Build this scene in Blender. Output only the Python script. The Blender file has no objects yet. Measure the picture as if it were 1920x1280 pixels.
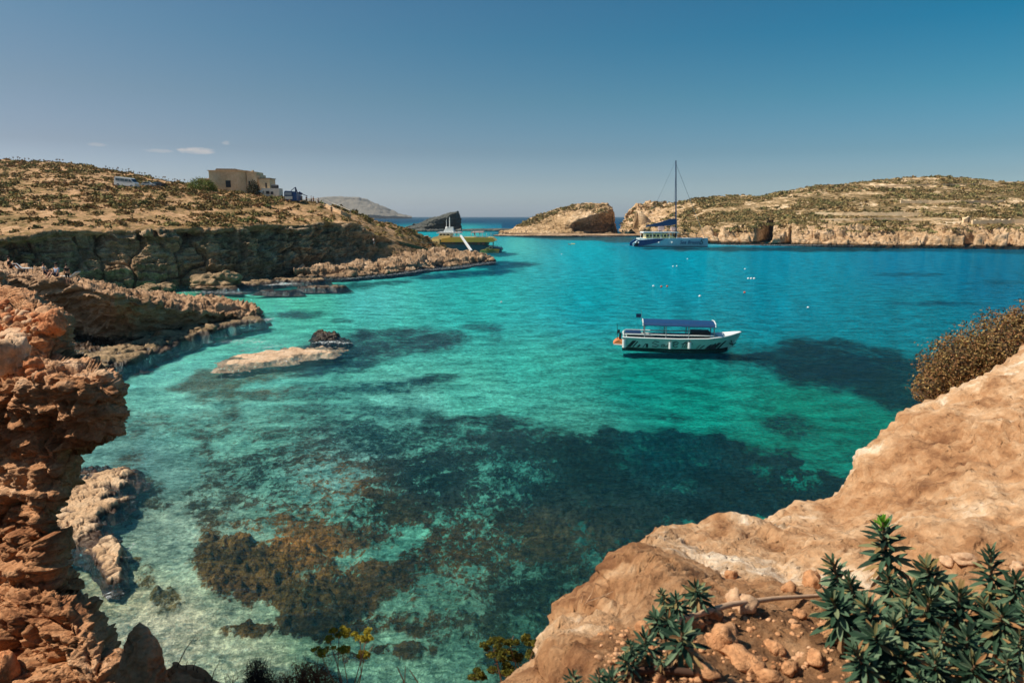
import bpy, bmesh, math, random
import numpy as np
from mathutils import Vector, Matrix, Euler
from mathutils.bvhtree import BVHTree
R = math.radians
rng = np.random.default_rng(7); random.seed(7)
scene = bpy.context.scene; C = scene.collection

# ------------------------------------------------------------------ camera
H = 11.0; FP = 1280.0; PITCH = math.atan(234.5 / 1280)
cam_d = bpy.data.cameras.new('camera'); cam = bpy.data.objects.new('camera', cam_d); C.objects.link(cam)
cam.location = (0, 0, H); cam.rotation_euler = (math.pi / 2 - PITCH, 0, 0)
cam_d.sensor_width = 36; cam_d.lens = 24; cam_d.clip_start = 0.1; cam_d.clip_end = 60000
cam_d.dof.use_dof = True; cam_d.dof.focus_distance = 30; cam_d.dof.aperture_fstop = 4.5
scene.camera = cam
# ------------------------------------------------------------------ sky, sun, exposure
SUN_AZ = R(-93); SUN_EL = R(52)          # azimuth measured from +Y towards +X
sun_dir = Vector((math.sin(SUN_AZ) * math.cos(SUN_EL), math.cos(SUN_AZ) * math.cos(SUN_EL), math.sin(SUN_EL)))
w = bpy.data.worlds.new('World'); scene.world = w; w.use_nodes = True
wt = w.node_tree; wt.nodes.clear()
wo = wt.nodes.new('ShaderNodeOutputWorld'); bg = wt.nodes.new('ShaderNodeBackground')
sky = wt.nodes.new('ShaderNodeTexSky'); sky.sky_type = 'NISHITA'; sky.sun_disc = False
sky.sun_elevation = SUN_EL; sky.sun_rotation = SUN_AZ; sky.altitude = 10
sky.air_density = 1.0; sky.dust_density = 1.3; sky.ozone_density = 2.0
bg.inputs['Strength'].default_value = 0.066
tint = wt.nodes.new('ShaderNodeMix'); tint.data_type = 'RGBA'; tint.blend_type = 'MULTIPLY'
tint.inputs[0].default_value = 1.0
tc = wt.nodes.new('ShaderNodeTexCoord'); sx = wt.nodes.new('ShaderNodeSeparateXYZ')
wt.links.new(tc.outputs['Generated'], sx.inputs[0])
SKL = [(0, (1.88, 2.0, 2.7)), (.05, (1.25, 1.33, 1.65)), (.09, (.93, .95, 1.1)), (.155, (.82, .91, .95)), (.23, (.68, .92, .96)), (.5, (.5, .8, .95))]
SKR = [(0, (1.7, 2.2, 2.7)), (.05, (.92, 1.24, 1.52)), (.083, (.62, 1.02, 1.22)), (.155, (.31, .98, 1.1)), (.23, (.08, .88, 1.06)), (.5, (.06, .7, 1.0))]
def sky_ramp(S):
    r_ = wt.nodes.new('ShaderNodeValToRGB'); wt.links.new(sx.outputs['Z'], r_.inputs[0]); e = r_.color_ramp.elements
    e[0].position, e[0].color = S[0][0], (*[c / 2.7 for c in S[0][1]], 1); e[1].position, e[1].color = S[-1][0], (*[c / 2.7 for c in S[-1][1]], 1)
    for p_, c_ in S[1:-1]:
        q = e.new(p_); q.color = (*[c / 2.7 for c in c_], 1)
    return r_.outputs[0]
mr = wt.nodes.new('ShaderNodeMapRange'); wt.links.new(sx.outputs['X'], mr.inputs[0]); mr.inputs[1].default_value = -.55; mr.inputs[2].default_value = .55
tm = wt.nodes.new('ShaderNodeMix'); tm.data_type = 'RGBA'; wt.links.new(mr.outputs[0], tm.inputs[0])
wt.links.new(sky_ramp(SKL), tm.inputs[6]); wt.links.new(sky_ramp(SKR), tm.inputs[7])
vs = wt.nodes.new('ShaderNodeVectorMath'); vs.operation = 'SCALE'; vs.inputs['Scale'].default_value = 2.7; wt.links.new(tm.outputs[2], vs.inputs[0])
wt.links.new(sky.outputs[0], tint.inputs[6]); wt.links.new(vs.outputs[0], tint.inputs[7])
# a few small white clouds low over the left hill
cl_out = tint.outputs[2]
cn = wt.nodes.new('ShaderNodeTexNoise'); cn.inputs['Scale'].default_value = 90; cn.inputs['Detail'].default_value = 4
cmap = wt.nodes.new('ShaderNodeMapping'); cmap.inputs['Scale'].default_value = (1, 1, 3.5)
wt.links.new(tc.outputs['Generated'], cmap.inputs[0]); wt.links.new(cmap.outputs[0], cn.inputs[0])
def wmath(op, a, b=None, c=None):
    n = wt.nodes.new('ShaderNodeMath'); n.operation = op
    for i, v in enumerate((a, b, c)):
        if v is None: continue
        if isinstance(v, (int, float)): n.inputs[i].default_value = v
        else: wt.links.new(v, n.inputs[i])
    return n.outputs[0]
cfac = None
for (px, py, hw, hh, st) in ((370, 283, 34, 7, .8), (345, 281, 14, 4, .4), (297, 283, 26, 4, .4), (181, 271, 15, 4, .35), (424, 268, 8, 5, .4), (1730, 222, 26, 4, -.12), (1812, 224, 30, 4, -.12)):
    d = Vector(((px - 960) / FP, math.cos(PITCH) - (py - 640) / FP * math.sin(PITCH), -math.sin(PITCH) - (py - 640) / FP * math.cos(PITCH))).normalized()
    dx = wmath('MULTIPLY', wmath('SUBTRACT', sx.outputs['X'], d.x), FP / hw)
    dz = wmath('MULTIPLY', wmath('SUBTRACT', sx.outputs['Z'], d.z), FP / hh)
    front = wmath('GREATER_THAN', sx.outputs['Y'], 0.0)
    rr = wmath('ADD', wmath('MULTIPLY', dx, dx), wmath('MULTIPLY', dz, dz))
    g = wmath('MAXIMUM', wmath('SUBTRACT', wmath('SUBTRACT', 1.25, rr), wmath('MULTIPLY', cn.outputs[0], 1.1)), 0.0)
    g = wmath('MULTIPLY', wmath('MULTIPLY', wmath('MINIMUM', wmath('MULTIPLY', g, 1.6), 1.0), st), front)
    cfac = g if cfac is None else wmath('ADD', cfac, g)
cmx = wt.nodes.new('ShaderNodeMix'); cmx.data_type = 'RGBA'; cmx.inputs[7].default_value = (7.6, 7.4, 7.4, 1)
wt.links.new(cfac, cmx.inputs[0]); wt.links.new(cl_out, cmx.inputs[6])
wt.links.new(cmx.outputs[2], bg.inputs[0]); wt.links.new(bg.outputs[0], wo.inputs[0])
sl = bpy.data.lights.new('sun', 'SUN'); so = bpy.data.objects.new('sun', sl); C.objects.link(so)
sl.energy = 5.0; sl.angle = R(0.5); sl.color = (1.0, 0.92, 0.80)
so.rotation_euler = sun_dir.to_track_quat('Z', 'Y').to_euler(); so.location = (0, 0, 60)
scene.view_settings.view_transform = 'Standard'; scene.view_settings.look = 'None'
scene.view_settings.exposure = 0.15; scene.view_settings.gamma = 1.0
scene.cycles.use_denoising = True
scene.cycles.max_bounces = 8; scene.cycles.transparent_max_bounces = 12; scene.cycles.volume_bounces = 0
scene.cycles.sample_clamp_indirect = 6; scene.cycles.caustics_reflective = False; scene.cycles.caustics_refractive = False

# ------------------------------------------------------------------ projection helpers
cP, sP = math.cos(PITCH), math.sin(PITCH)
def P(px, py, Y):
    u = (px - 960) / FP; v = -(py - 640) / FP
    t = Y / (cP + v * sP)
    return np.stack([u * t, Y + 0 * u, H + (-sP + v * cP) * t], -1) if isinstance(px, np.ndarray) else Vector((u * t, Y, H + (-sP + v * cP) * t))
def W(px, py, z=0.0):
    u = (px - 960) / FP; v = -(py - 640) / FP
    t = (z - H) / (-sP + v * cP)
    return Vector((u * t, (cP + v * sP) * t, z))
def yw(px, py, z=0.0): return W(px, py, z).y
def proj(p):
    x, y, z = p[..., 0], p[..., 1], p[..., 2] - H
    d = y * cP - z * sP; up = y * sP + z * cP
    return 960 + FP * x / d, 640 - FP * up / d
# ------------------------------------------------------------------ numpy noise
_pm = rng.permutation(256); _pm = np.concatenate([_pm, _pm, _pm]); _gr = rng.normal(size=(256, 3)); _gr /= np.linalg.norm(_gr, axis=1)[:, None]
def perlin(p):
    i = np.floor(p).astype(np.int64); f = p - i; u = f * f * f * (f * (f * 6 - 15) + 10); i &= 255
    r = 0
    for a in (0, 1):
        for b in (0, 1):
            for c in (0, 1):
                h = _pm[_pm[_pm[(i[:, 0] + a) & 255] + ((i[:, 1] + b) & 255)] + ((i[:, 2] + c) & 255)]
                d = ((f - (a, b, c)) * _gr[h]).sum(1)
                wgt = (u[:, 0] if a else 1 - u[:, 0]) * (u[:, 1] if b else 1 - u[:, 1]) * (u[:, 2] if c else 1 - u[:, 2])
                r = r + d * wgt
    return r * 1.5
def fbm(p, o=5, g=0.5, l=2.03):
    s = 0; a = 1
    for k in range(o):
        s = s + a * perlin(p * l ** k + 17.3 * k); a *= g
    return s
def ridged(p, o=5, g=0.5):
    s = 0; a = 1
    for k in range(o):
        s = s + a * (1 - 2 * np.abs(perlin(p * 2.07 ** k + 9.1 * k))); a *= g
    return s / 1.5 - 0.4
_jt = rng.random((256, 3))
def worley(p):
    i = np.floor(p).astype(np.int64); f1 = np.full(len(p), 9.0); f2 = np.full(len(p), 9.0); idv = np.zeros(len(p))
    for a in (-1, 0, 1):
        for b in (-1, 0, 1):
            for c in (-1, 0, 1):
                j = (i + (a, b, c)) & 255
                h = _pm[_pm[_pm[j[:, 0]] + j[:, 1]] + j[:, 2]]
                d = np.linalg.norm(i + (a, b, c) + _jt[h] - p, axis=1)
                m = d < f1
                f2 = np.where(m, f1, np.minimum(f2, d)); idv = np.where(m, h / 255.0, idv); f1 = np.where(m, d, f1)
    return f1, f2, idv
def smooth(a, b, x):
    t = np.clip((x - a) / (b - a), 0, 1); return t * t * (3 - 2 * t)
# ------------------------------------------------------------------ object helpers
def tag(o, label=None, cat=None, group=None, kind=None):
    if label: o['label'] = label
    if cat: o['category'] = cat
    if group: o['group'] = group
    if kind: o['kind'] = kind
    return o
def link(name, me, mat=None, parent=None, smooth_=False):
    o = bpy.data.objects.new(name, me); C.objects.link(o)
    if mat is not None: me.materials.append(mat)
    if parent is not None: o.parent = parent
    if smooth_: me.polygons.foreach_set('use_smooth', [True] * len(me.polygons))
    return o
def empty(name, loc=(0, 0, 0), rz=0.0, rot=None):
    o = bpy.data.objects.new(name, None); C.objects.link(o); o.location = loc; o.rotation_euler = rot or (0, 0, rz); return o
def np_mesh(name, v, f):
    v = np.asarray(v, np.float32); f = np.asarray(f, np.int32); k = f.shape[1]
    me = bpy.data.meshes.new(name); me.vertices.add(len(v)); me.vertices.foreach_set('co', v.ravel())
    me.loops.add(f.size); me.loops.foreach_set('vertex_index', f.ravel())
    me.polygons.add(len(f)); me.polygons.foreach_set('loop_start', np.arange(0, f.size, k, dtype=np.int32))
    me.update(calc_edges=True); return me
def grid_faces(nv, nu):
    a = np.arange(nv * nu).reshape(nv, nu)
    return np.stack([a[:-1, :-1], a[1:, :-1], a[1:, 1:], a[:-1, 1:]], -1).reshape(-1, 4)
def catmull(rows, t):
    """rows (M, ...) sampled at parameters t in [0, M-1]"""
    M = len(rows); i = np.clip(np.floor(t).astype(int), 0, M - 2); f = (t - i).reshape((-1,) + (1,) * (rows.ndim - 1))
    g = lambda k: rows[np.clip(k, 0, M - 1)]
    p0, p1, p2, p3 = g(i - 1), g(i), g(i + 1), g(i + 2)
    p0 = np.where((i == 0).reshape(f.shape), 2 * p1 - p2, p0); p3 = np.where((i == M - 2).reshape(f.shape), 2 * p2 - p1, p3)
    lin = p1 * (1 - f) + p2 * f
    cr = 0.5 * ((2 * p1) + (-p0 + p2) * f + (2 * p0 - 5 * p1 + 4 * p2 - p3) * f ** 2 + (-p0 + 3 * p1 - 3 * p2 + p3) * f ** 3)
    return 0.45 * lin + 0.55 * cr
def loft(rows, nu, nv, w=None):
    """rows[M][K] of (px, py, Y); returns world grid (nv,nu,3)"""
    A = np.array(rows, float); A[..., 2] = np.log(A[..., 2])
    M, K = A.shape[:2]
    if w is None: tv = np.linspace(0, M - 1, nv)
    else:
        cw = np.concatenate([[0], np.cumsum(w)]); tv = np.interp(np.linspace(0, cw[-1], nv), cw, np.arange(M))
    B = catmull(A, tv)                                    # nv,K,3
    seg = np.abs(np.diff(A[..., 0], axis=1)) + np.abs(np.diff(A[..., 1], axis=1)); seg = seg.mean(0) + 1
    cu = np.concatenate([[0], np.cumsum(seg)]); tu = np.interp(np.linspace(0, cu[-1], nu), cu, np.arange(K))
    G = catmull(B.transpose(1, 0, 2), tu).transpose(1, 0, 2)
    px, py, Y = G[..., 0], G[..., 1], np.exp(G[..., 2])
    return P(px.ravel(), py.ravel(), Y.ravel()).reshape(G.shape)
def colrows(curves, x0, x1, n):
    """curves: list of [(px,py,Y)...] monotonic in px -> rows sampled at n common px"""
    xs = np.linspace(x0, x1, n); rows = []
    for c in curves:
        c = np.array(c, float)
        rows.append(np.stack([xs, np.interp(xs, c[:, 0], c[:, 1]), np.exp(np.interp(xs, c[:, 0], np.log(c[:, 2])))], -1))
    return rows
def normals(G):
    du = np.gradient(G, axis=1); dv = np.gradient(G, axis=0)
    n = np.cross(dv, du); n /= np.linalg.norm(n, axis=-1, keepdims=True) + 1e-9
    return n
def displace(G, d, vert=None):
    n = normals(G)
    return G + n * d.reshape(G.shape[:2])[..., None]
def smoothg(G, k=1):
    for _ in range(k):
        Q = G.copy(); Q[1:-1] = (G[:-2] + 2 * G[1:-1] + G[2:]) / 4; G = Q
        Q = G.copy(); Q[:, 1:-1] = (G[:, :-2] + 2 * G[:, 1:-1] + G[:, 2:]) / 4; G = Q
    return G
def sheet(name, G, mat, flip=False, sm=False):
    nv, nu = G.shape[:2]; f = grid_faces(nv, nu)
    if flip: f = f[:, ::-1]
    me = np_mesh(name, G.reshape(-1, 3), f); return link(name, me, mat, smooth_=sm)
def attr(me, name, data, kind='FLOAT'):
    a = me.attributes.new(name, kind, 'POINT')
    if kind == 'FLOAT': a.data.foreach_set('value', np.asarray(data, np.float32).ravel())
    else:
        d = np.ones((len(data), 4), np.float32); d[:, :3] = data; a.data.foreach_set('color', d.ravel())
def lin(c, k=1.0):
    c = np.asarray(c, float) / 255.0
    return np.where(c <= 0.04045, c / 12.92, ((c + 0.055) / 1.055) ** 2.4) * k
def L4(c, k=1.0): return (*[float(x) for x in lin(c, k)], 1.0)
# ------------------------------------------------------------------ node helpers
class NT:
    def __init__(s, name):
        s.m = bpy.data.materials.new(name); s.m.use_nodes = True; s.t = s.m.node_tree; s.t.nodes.clear()
        s.out = s.n('ShaderNodeOutputMaterial'); s.tc = s.n('ShaderNodeTexCoord')
    def n(s, k): return s.t.nodes.new(k)
    def l(s, a, b): s.t.links.new(a, b)
    def set(s, inp, v):
        if isinstance(v, bpy.types.NodeSocket): s.l(v, inp)
        else: inp.default_value = v
    def mp(s, scale=(1, 1, 1), src=None, rot=(0, 0, 0)):
        m = s.n('ShaderNodeMapping'); m.inputs['Scale'].default_value = scale; m.inputs['Rotation'].default_value = rot
        s.l(src or s.tc.outputs['Object'], m.inputs[0]); return m.outputs[0]
    def noise(s, scale, detail=6, rough=0.55, vec=None, dist=0.0, typ=None):
        m = s.n('ShaderNodeTexNoise'); m.inputs['Scale'].default_value = scale; m.inputs['Detail'].default_value = detail
        m.inputs['Roughness'].default_value = rough; m.inputs['Distortion'].default_value = dist
        if typ: m.noise_type = typ
        s.l(vec or s.tc.outputs['Object'], m.inputs['Vector']); return m.outputs[0]
    def vor(s, scale, feat='F1', vec=None, out='Distance', rand=1.0):
        m = s.n('ShaderNodeTexVoronoi'); m.feature = feat; m.inputs['Scale'].default_value = scale; m.inputs['Randomness'].default_value = rand
        s.l(vec or s.tc.outputs['Object'], m.inputs['Vector']); return m.outputs[out]
    def math(s, op, a, b=0.0, c=0.0, clamp=False):
        m = s.n('ShaderNodeMath'); m.operation = op; m.use_clamp = clamp
        s.set(m.inputs[0], a); s.set(m.inputs[1], b)
        if len(m.inputs) > 2: s.set(m.inputs[2], c)
        return m.outputs[0]
    def rng(s, v, a, b, c=0.0, d=1.0, sm=True):
        m = s.n('ShaderNodeMapRange'); m.interpolation_type = 'SMOOTHSTEP' if sm else 'LINEAR'
        s.set(m.inputs[0], v)
        for i, x in enumerate((a, b, c, d)): s.set(m.inputs[i + 1], x)
        return m.outputs[0]
    def mix(s, f, a, b, mode='MIX'):
        m = s.n('ShaderNodeMix'); m.data_type = 'RGBA'; m.blend_type = mode
        s.set(m.inputs[0], f); s.set(m.inputs[6], a); s.set(m.inputs[7], b); return m.outputs[2]
    def ramp(s, v, stops):
        m = s.n('ShaderNodeValToRGB'); s.l(v, m.inputs[0]); e = m.color_ramp.elements
        e[0].position, e[0].color = stops[0]; e[1].position, e[1].color = stops[-1]
        for p, c in stops[1:-1]:
            q = e.new(p); q.color = c
        return m.outputs[0]
    def bump(s, h, strength=0.5, dist=0.1, nrm=None):
        m = s.n('ShaderNodeBump'); m.inputs['Strength'].default_value = strength; m.inputs['Distance'].default_value = dist
        s.l(h, m.inputs['Height'])
        if nrm: s.l(nrm, m.inputs['Normal'])
        return m.outputs[0]
    def bsdf(s, col, rough=0.8, nrm=None, metal=0.0, spec=0.3):
        b = s.n('ShaderNodeBsdfPrincipled'); s.set(b.inputs['Base Color'], col); s.set(b.inputs['Roughness'], rough)
        b.inputs['Metallic'].default_value = metal; b.inputs['Specular IOR Level'].default_value = spec
        if nrm: s.l(nrm, b.inputs['Normal'])
        return b
    def done(s, sh): s.l(sh, s.out.inputs[0]); return s.m
def rock_mat(name, cols, sc, bump=0.6, bdist=0.1, wet=None, strata=0.0, pits=0.0, rough=0.9, fine=1.0):
    """cols: list of (pos, srgb) colours of the stone itself; sc: feature frequency per metre"""
    t = NT(name)
    vec = t.mp((1, 1, 1 + strata))
    a = t.noise(sc * 0.35, 8, 0.6, vec, 0.6); b = t.noise(sc * 2.2, 10, 0.68, vec, 0.3); c = t.noise(sc * 9 * fine, 6, 0.7)
    v = t.math('ADD', t.math('MULTIPLY', a, 0.6), t.math('MULTIPLY', b, 0.4))
    col = t.ramp(t.rng(v, 0.3, 0.7, 0, 1, False), [(p, L4(q)) for p, q in cols])
    g = t.rng(c, 0.3, 0.7, 0.72, 1.22, False)
    gc = t.n('ShaderNodeCombineColor'); [t.l(g, gc.inputs[i]) for i in range(3)]
    col = t.mix(1.0, col, gc.outputs[0], 'MULTIPLY')
    rg = rough
    if wet:
        sp = t.n('ShaderNodeSeparateXYZ'); t.l(t.tc.outputs['Object'], sp.inputs[0])
        z = t.math('ADD', sp.outputs['Z'], t.math('MULTIPLY', t.math('SUBTRACT', b, 0.5), wet[0] * 2))
        wf = t.rng(z, wet[0] * 0.3, wet[0], 1, 0)
        col = t.mix(wf, col, t.mix(1.0, col, L4(wet[1]), 'MULTIPLY')); rg = t.rng(wf, 0, 1, rough, 0.35)
    hgt = t.math('ADD', t.math('MULTIPLY', b, 1.0), t.math('MULTIPLY', c, 0.35))
    cr = t.vor(sc * 1.3, 'DISTANCE_TO_EDGE', t.mix(0.12, vec, t.n('ShaderNodeTexNoise').outputs[1]))
    hgt = t.math('ADD', hgt, t.math('MULTIPLY', t.rng(cr, 0, 0.08), 0.25))
    if pits:
        pt = t.vor(sc * 6, 'F1'); hgt = t.math('ADD', hgt, t.math('MULTIPLY', t.rng(pt, 0.0, 0.4), pits))
    return t.done(t.bsdf(col, rg, t.bump(hgt, bump, bdist)).outputs[0])
def plain(name, c, rough=0.5, metal=0.0, var=0.12, sc=3.0, spec=0.4, k=1.0):
    t = NT(name); n = t.noise(sc, 5, 0.6)
    col = t.mix(t.rng(n, 0.3, 0.7, 0, 1), L4(c, k * (1 - var)), L4(c, k * (1 + var)))
    return t.done(t.bsdf(col, rough, None, metal, spec).outputs[0])
def leaf_mat(name, cols, rough=0.7, trans=0.15):
    t = NT(name); g = t.n('ShaderNodeNewGeometry')
    col = t.ramp(g.outputs['Random Per Island'], [(p, L4(q)) for p, q in cols])
    b = t.bsdf(col, rough, None, 0, 0.2); tr = t.n('ShaderNodeBsdfTranslucent'); t.l(col, tr.inputs[0])
    m = t.n('ShaderNodeMixShader'); m.inputs[0].default_value = trans; t.l(b.outputs[0], m.inputs[1]); t.l(tr.outputs[0], m.inputs[2])
    return t.done(m.outputs[0])
# ------------------------------------------------------------------ seabed and water
def cfield(px, py, pts, pw=3.2, ay=1.7):
    num = np.zeros((len(px), 3)); den = np.zeros(len(px))
    for (cx, cy, c) in pts:
        k = 1 / (((px - cx) ** 2 + ((py - cy) * ay) ** 2 + 500) ** (pw / 2)); num += k[:, None] * lin(c); den += k
    return num / den[:, None]
def blobs(px, py, B, warp=0.0, wn=None):
    m = np.zeros(len(px))
    for (cx, cy, rx, ry, an, s) in B:
        a = R(an); dx, dy = px - cx, py - cy
        u = (dx * math.cos(a) + dy * math.sin(a)) / rx; v = (-dx * math.sin(a) + dy * math.cos(a)) / ry
        r = np.sqrt(u * u + v * v)
        if wn is not None: r = r + warp * wn
        m = np.maximum(m, s * smooth(1.35, 0.65, r))
    return m
SAND = [(250,1200,(180,190,146)),(450,1270,(162,182,142)),(180,1130,(172,180,138)),(700,1250,(112,158,132)),(900,1160,(88,138,116)),(830,985,(96,176,152)),
 (300,1010,(142,168,148)),(650,880,(125,195,172)),(250,880,(105,148,138)),(400,770,(118,186,166)),(500,690,(100,188,168)),(560,560,(80,182,156)),(400,550,(70,158,126)),
 (700,560,(78,192,176)),(900,560,(46,176,168)),(900,500,(36,168,164)),(970,455,(82,184,174)),(1100,470,(20,168,172)),(1100,560,(12,160,162)),(1000,690,(60,174,158)),(900,740,(84,186,164)),(760,760,(104,188,168)),(1060,800,(70,160,142)),
 (1200,720,(10,146,132)),(1300,500,(0,154,166)),(1500,480,(0,142,160)),(1700,485,(0,124,150)),(1880,520,(0,112,138)),(1500,560,(0,142,156)),(1700,600,(0,128,140)),(1550,640,(0,132,142)),
 (1300,770,(12,152,132)),(1500,770,(4,138,116)),(1620,810,(0,126,106)),(1450,860,(8,122,102)),(1200,860,(26,128,112)),(1000,1190,(62,112,92)),(1150,950,(30,96,90)),(1460,910,(6,150,130)),
 (1000,416,(8,84,124)),(930,428,(16,118,150)),(700,411,(10,88,124)),(1158,416,(8,84,124)),(800,442,(22,158,170)),(890,443,(60,178,172)),(-100,700,(60,130,120)),(2000,900,(0,120,110)),(2100,600,(0,120,135)),(1400,1100,(20,90,80)),(1000,409,(14,80,116)),(1500,409,(14,80,116)),(500,409,(14,80,116))]
WEED = [(1150,905,430,80,4,1.0),(880,905,360,95,0,.95),(600,885,330,55,2,.82),(760,830,300,48,0,.86),(1250,850,240,36,3,1.0),(1440,945,160,30,3,1.0),(1050,1010,330,95,2,.9),(640,970,300,50,0,.85),
 (420,935,200,40,-4,.85),(470,1070,140,62,12,1.25),(590,1110,150,70,14,1.15),(600,1170,110,34,0,1.0),(830,1055,100,44,0,.95),(920,1120,230,60,0,.68),(560,1030,120,24,0,1.1),(1000,1180,130,50,0,.72),
 (320,1130,36,26,0,.8),(480,1185,60,16,0,.8),(740,1165,90,26,0,.8),(1060,1100,120,60,0,.8),
 (750,640,150,27,-2,1.0),(630,672,150,30,-8,1.05),(470,700,170,24,-11,1.0),(400,722,120,12,-6,.9),(760,718,120,11,-7,.85),(600,735,260,18,-3,.72),(640,780,260,24,0,.7),(380,800,200,26,0,.62),
 (280,790,120,20,0,.7),(520,815,200,20,0,.7),(1600,690,210,44,6,1.15),(1460,672,90,18,4,1.0),(1680,745,110,26,16,1.1),(1560,650,70,14,0,.9),(1480,800,60,22,8,.55),(1440,868,60,14,4,.8),
 (940,498,62,7,-2,1.0),(860,515,110,7,-4,.95),(700,532,90,5,-3,.8),(560,590,56,7,-2,.85),(600,540,120,5,0,.8),(470,548,90,5,0,.7),(640,602,24,4,0,.6),(1700,515,70,4,0,.7),(1760,569,110,4,0,.75),(900,612,46,6,0,.55),(1860,530,60,5,0,.4),
 (1080,445,140,5,2,1.0),(1200,452,60,3,0,.8),(1620,467,330,5,0,.95),(1900,470,120,6,0,.9),(930,477,40,4,0,.8),(420,610,110,14,-10,.95),(330,655,90,16,-22,.95),(250,690,70,14,-15,.95),(200,960,60,30,0,.7),(240,1080,50,30,0,.6),
 (260,920,70,34,0,.8),(720,1090,90,46,4,1.0),(870,1180,130,40,0,.92),(650,1010,140,36,0,.95),(980,1235,120,40,0,.9),(760,1222,70,20,0,.8),(640,1235,50,14,0,.7),(1010,1130,90,40,0,1.0),(850,432,100,2.2,0,.8),(1590,930,80,40,0,.9),(1240,780,70,8,8,.3),(870,790,120,14,0,.8)]
WCOL = [(1100,880,(14,48,46)),(1500,950,(6,42,50)),(800,900,(26,56,58)),(500,900,(48,70,64)),(480,1060,(128,100,50)),(560,1130,(92,78,40)),(560,1020,(148,108,54)),(440,1120,(104,80,46)),(1000,1090,(26,50,40)),(850,1050,(82,66,36)),(700,830,(34,74,76)),
 (740,640,(58,84,90)),(620,690,(22,66,84)),(480,695,(104,108,84)),(400,718,(100,112,90)),(1600,690,(0,42,62)),(1670,750,(0,52,62)),(900,508,(4,78,104)),(1080,444,(70,96,98)),(1700,515,(0,98,130)),(1620,467,(22,62,72)),(600,1180,(52,48,28)),(1000,1200,(34,60,44)),
 (420,610,(44,84,92)),(330,655,(60,88,88)),(630,912,(118,90,52)),(980,905,(20,52,54)),(1240,850,(4,62,66)),(380,930,(70,78,62)),(700,735,(28,82,88)),(320,1130,(120,110,70)),(600,540,(20,96,90)),(980,1035,(80,74,46)),(700,960,(66,66,46))]
nu, nv = 760, 522
pys = 1 / np.linspace(1 / (409.5 - 405.45), 1 / (1420 - 405.5), nv) * 1.0
pys = np.concatenate([[406.7, 408.0], 405.5 + np.geomspace(3.2, 300, 170), 405.5 + np.linspace(302, 1030, 350)])
pxs = np.linspace(-260, 2180, nu)
PX, PY = np.meshgrid(pxs, pys); PX = PX.ravel(); PY = PY.ravel()
u_ = (PX - 960) / FP; v_ = -(PY - 640) / FP; t_ = -H / (-sP + v_ * cP)
bx, by = u_ * t_, (cP + v_ * sP) * t_
pt = np.stack([bx, by, 0 * bx], 1)
depth = 0.55 + 0.35 * smooth(20, 45, by) + 0.25 * fbm(pt * 0.09, 3) + 2.0 * smooth(500, 900, by)
depth = np.maximum(depth, 0.25)
bed = np.stack([bx, by, -depth], 1)
qx, qy = proj(bed)
wn = fbm(np.stack([bx, by, 0 * bx], 1) * np.clip(14 / by, 0.01, 1)[:, None] * 0.9, 4)
weed = blobs(qx, qy, WEED, 0.45, wn)
weed = weed * (1 - .24 * smooth(950, 1050, qy) * smooth(620, 720, qx)) * (1 - .16 * smooth(1120, 900, qx) * smooth(800, 840, qy) * smooth(1000, 960, qy)) * (1 - .24 * smooth(720, 650, qx) * smooth(720, 780, qy) * smooth(1010, 940, qy)) * (1 - .12 * smooth(600, 640, qy) * smooth(1000, 900, qx))
lump = np.maximum(0, fbm(pt * 0.9, 5) + 0.25) * 0.3 + np.maximum(0, fbm(pt * 3.1, 4) + .1) * 0.26 + np.maximum(0, fbm(pt * 8, 3) + .1) * .13
bed[:, 2] += np.clip(weed, 0, 1.1) * lump * smooth(60, 20, by) + (0.06 * fbm(pt * 2.2, 4) + .05 * np.maximum(0, fbm(pt * 9, 3))) * smooth(50, 15, by)
bed[:, 2] = np.minimum(bed[:, 2], -0.06)
me = np_mesh('seabed', bed, grid_faces(nv, nu)[:, ::-1])
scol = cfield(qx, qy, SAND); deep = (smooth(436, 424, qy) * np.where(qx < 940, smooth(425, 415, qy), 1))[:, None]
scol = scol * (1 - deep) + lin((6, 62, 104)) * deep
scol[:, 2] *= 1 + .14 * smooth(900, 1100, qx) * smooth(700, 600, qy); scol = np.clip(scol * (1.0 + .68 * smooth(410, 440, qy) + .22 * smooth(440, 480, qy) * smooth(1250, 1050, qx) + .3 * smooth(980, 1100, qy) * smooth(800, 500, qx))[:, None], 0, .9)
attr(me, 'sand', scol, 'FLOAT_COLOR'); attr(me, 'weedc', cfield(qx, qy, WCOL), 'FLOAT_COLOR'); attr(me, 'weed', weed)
t = NT('seabed')
def at(t, n, o): a = t.n('ShaderNodeAttribute'); a.attribute_name = n; return a.outputs[o]
sand, wc, wd = at(t, 'sand', 'Color'), at(t, 'weedc', 'Color'), at(t, 'weed', 'Fac')
vv = t.mp((1, 0.8, 1))
n1 = t.noise(0.24, 9, 0.66, vv, 1.0); n2 = t.noise(1.5, 8, 0.7, vv, 0.8); n3 = t.noise(8, 6, 0.7, None, 0.5); nm = t.noise(3.6, 7, 0.68, vv, 1.2)
nn = t.math('ADD', t.math('ADD', t.math('MULTIPLY', n1, 0.30), t.math('MULTIPLY', nm, 0.28)), t.math('ADD', t.math('MULTIPLY', n2, 0.30), t.math('MULTIPLY', n3, 0.12)))
x = t.math('ADD', wd, t.math('MULTIPLY', t.math('SUBTRACT', nn, 0.49), 7.5))
n4 = t.noise(19, 4, 0.65)
sy = t.n('ShaderNodeSeparateXYZ'); t.l(t.tc.outputs['Object'], sy.inputs[0]); kf = t.rng(sy.outputs['Y'], 22, 46)
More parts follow.
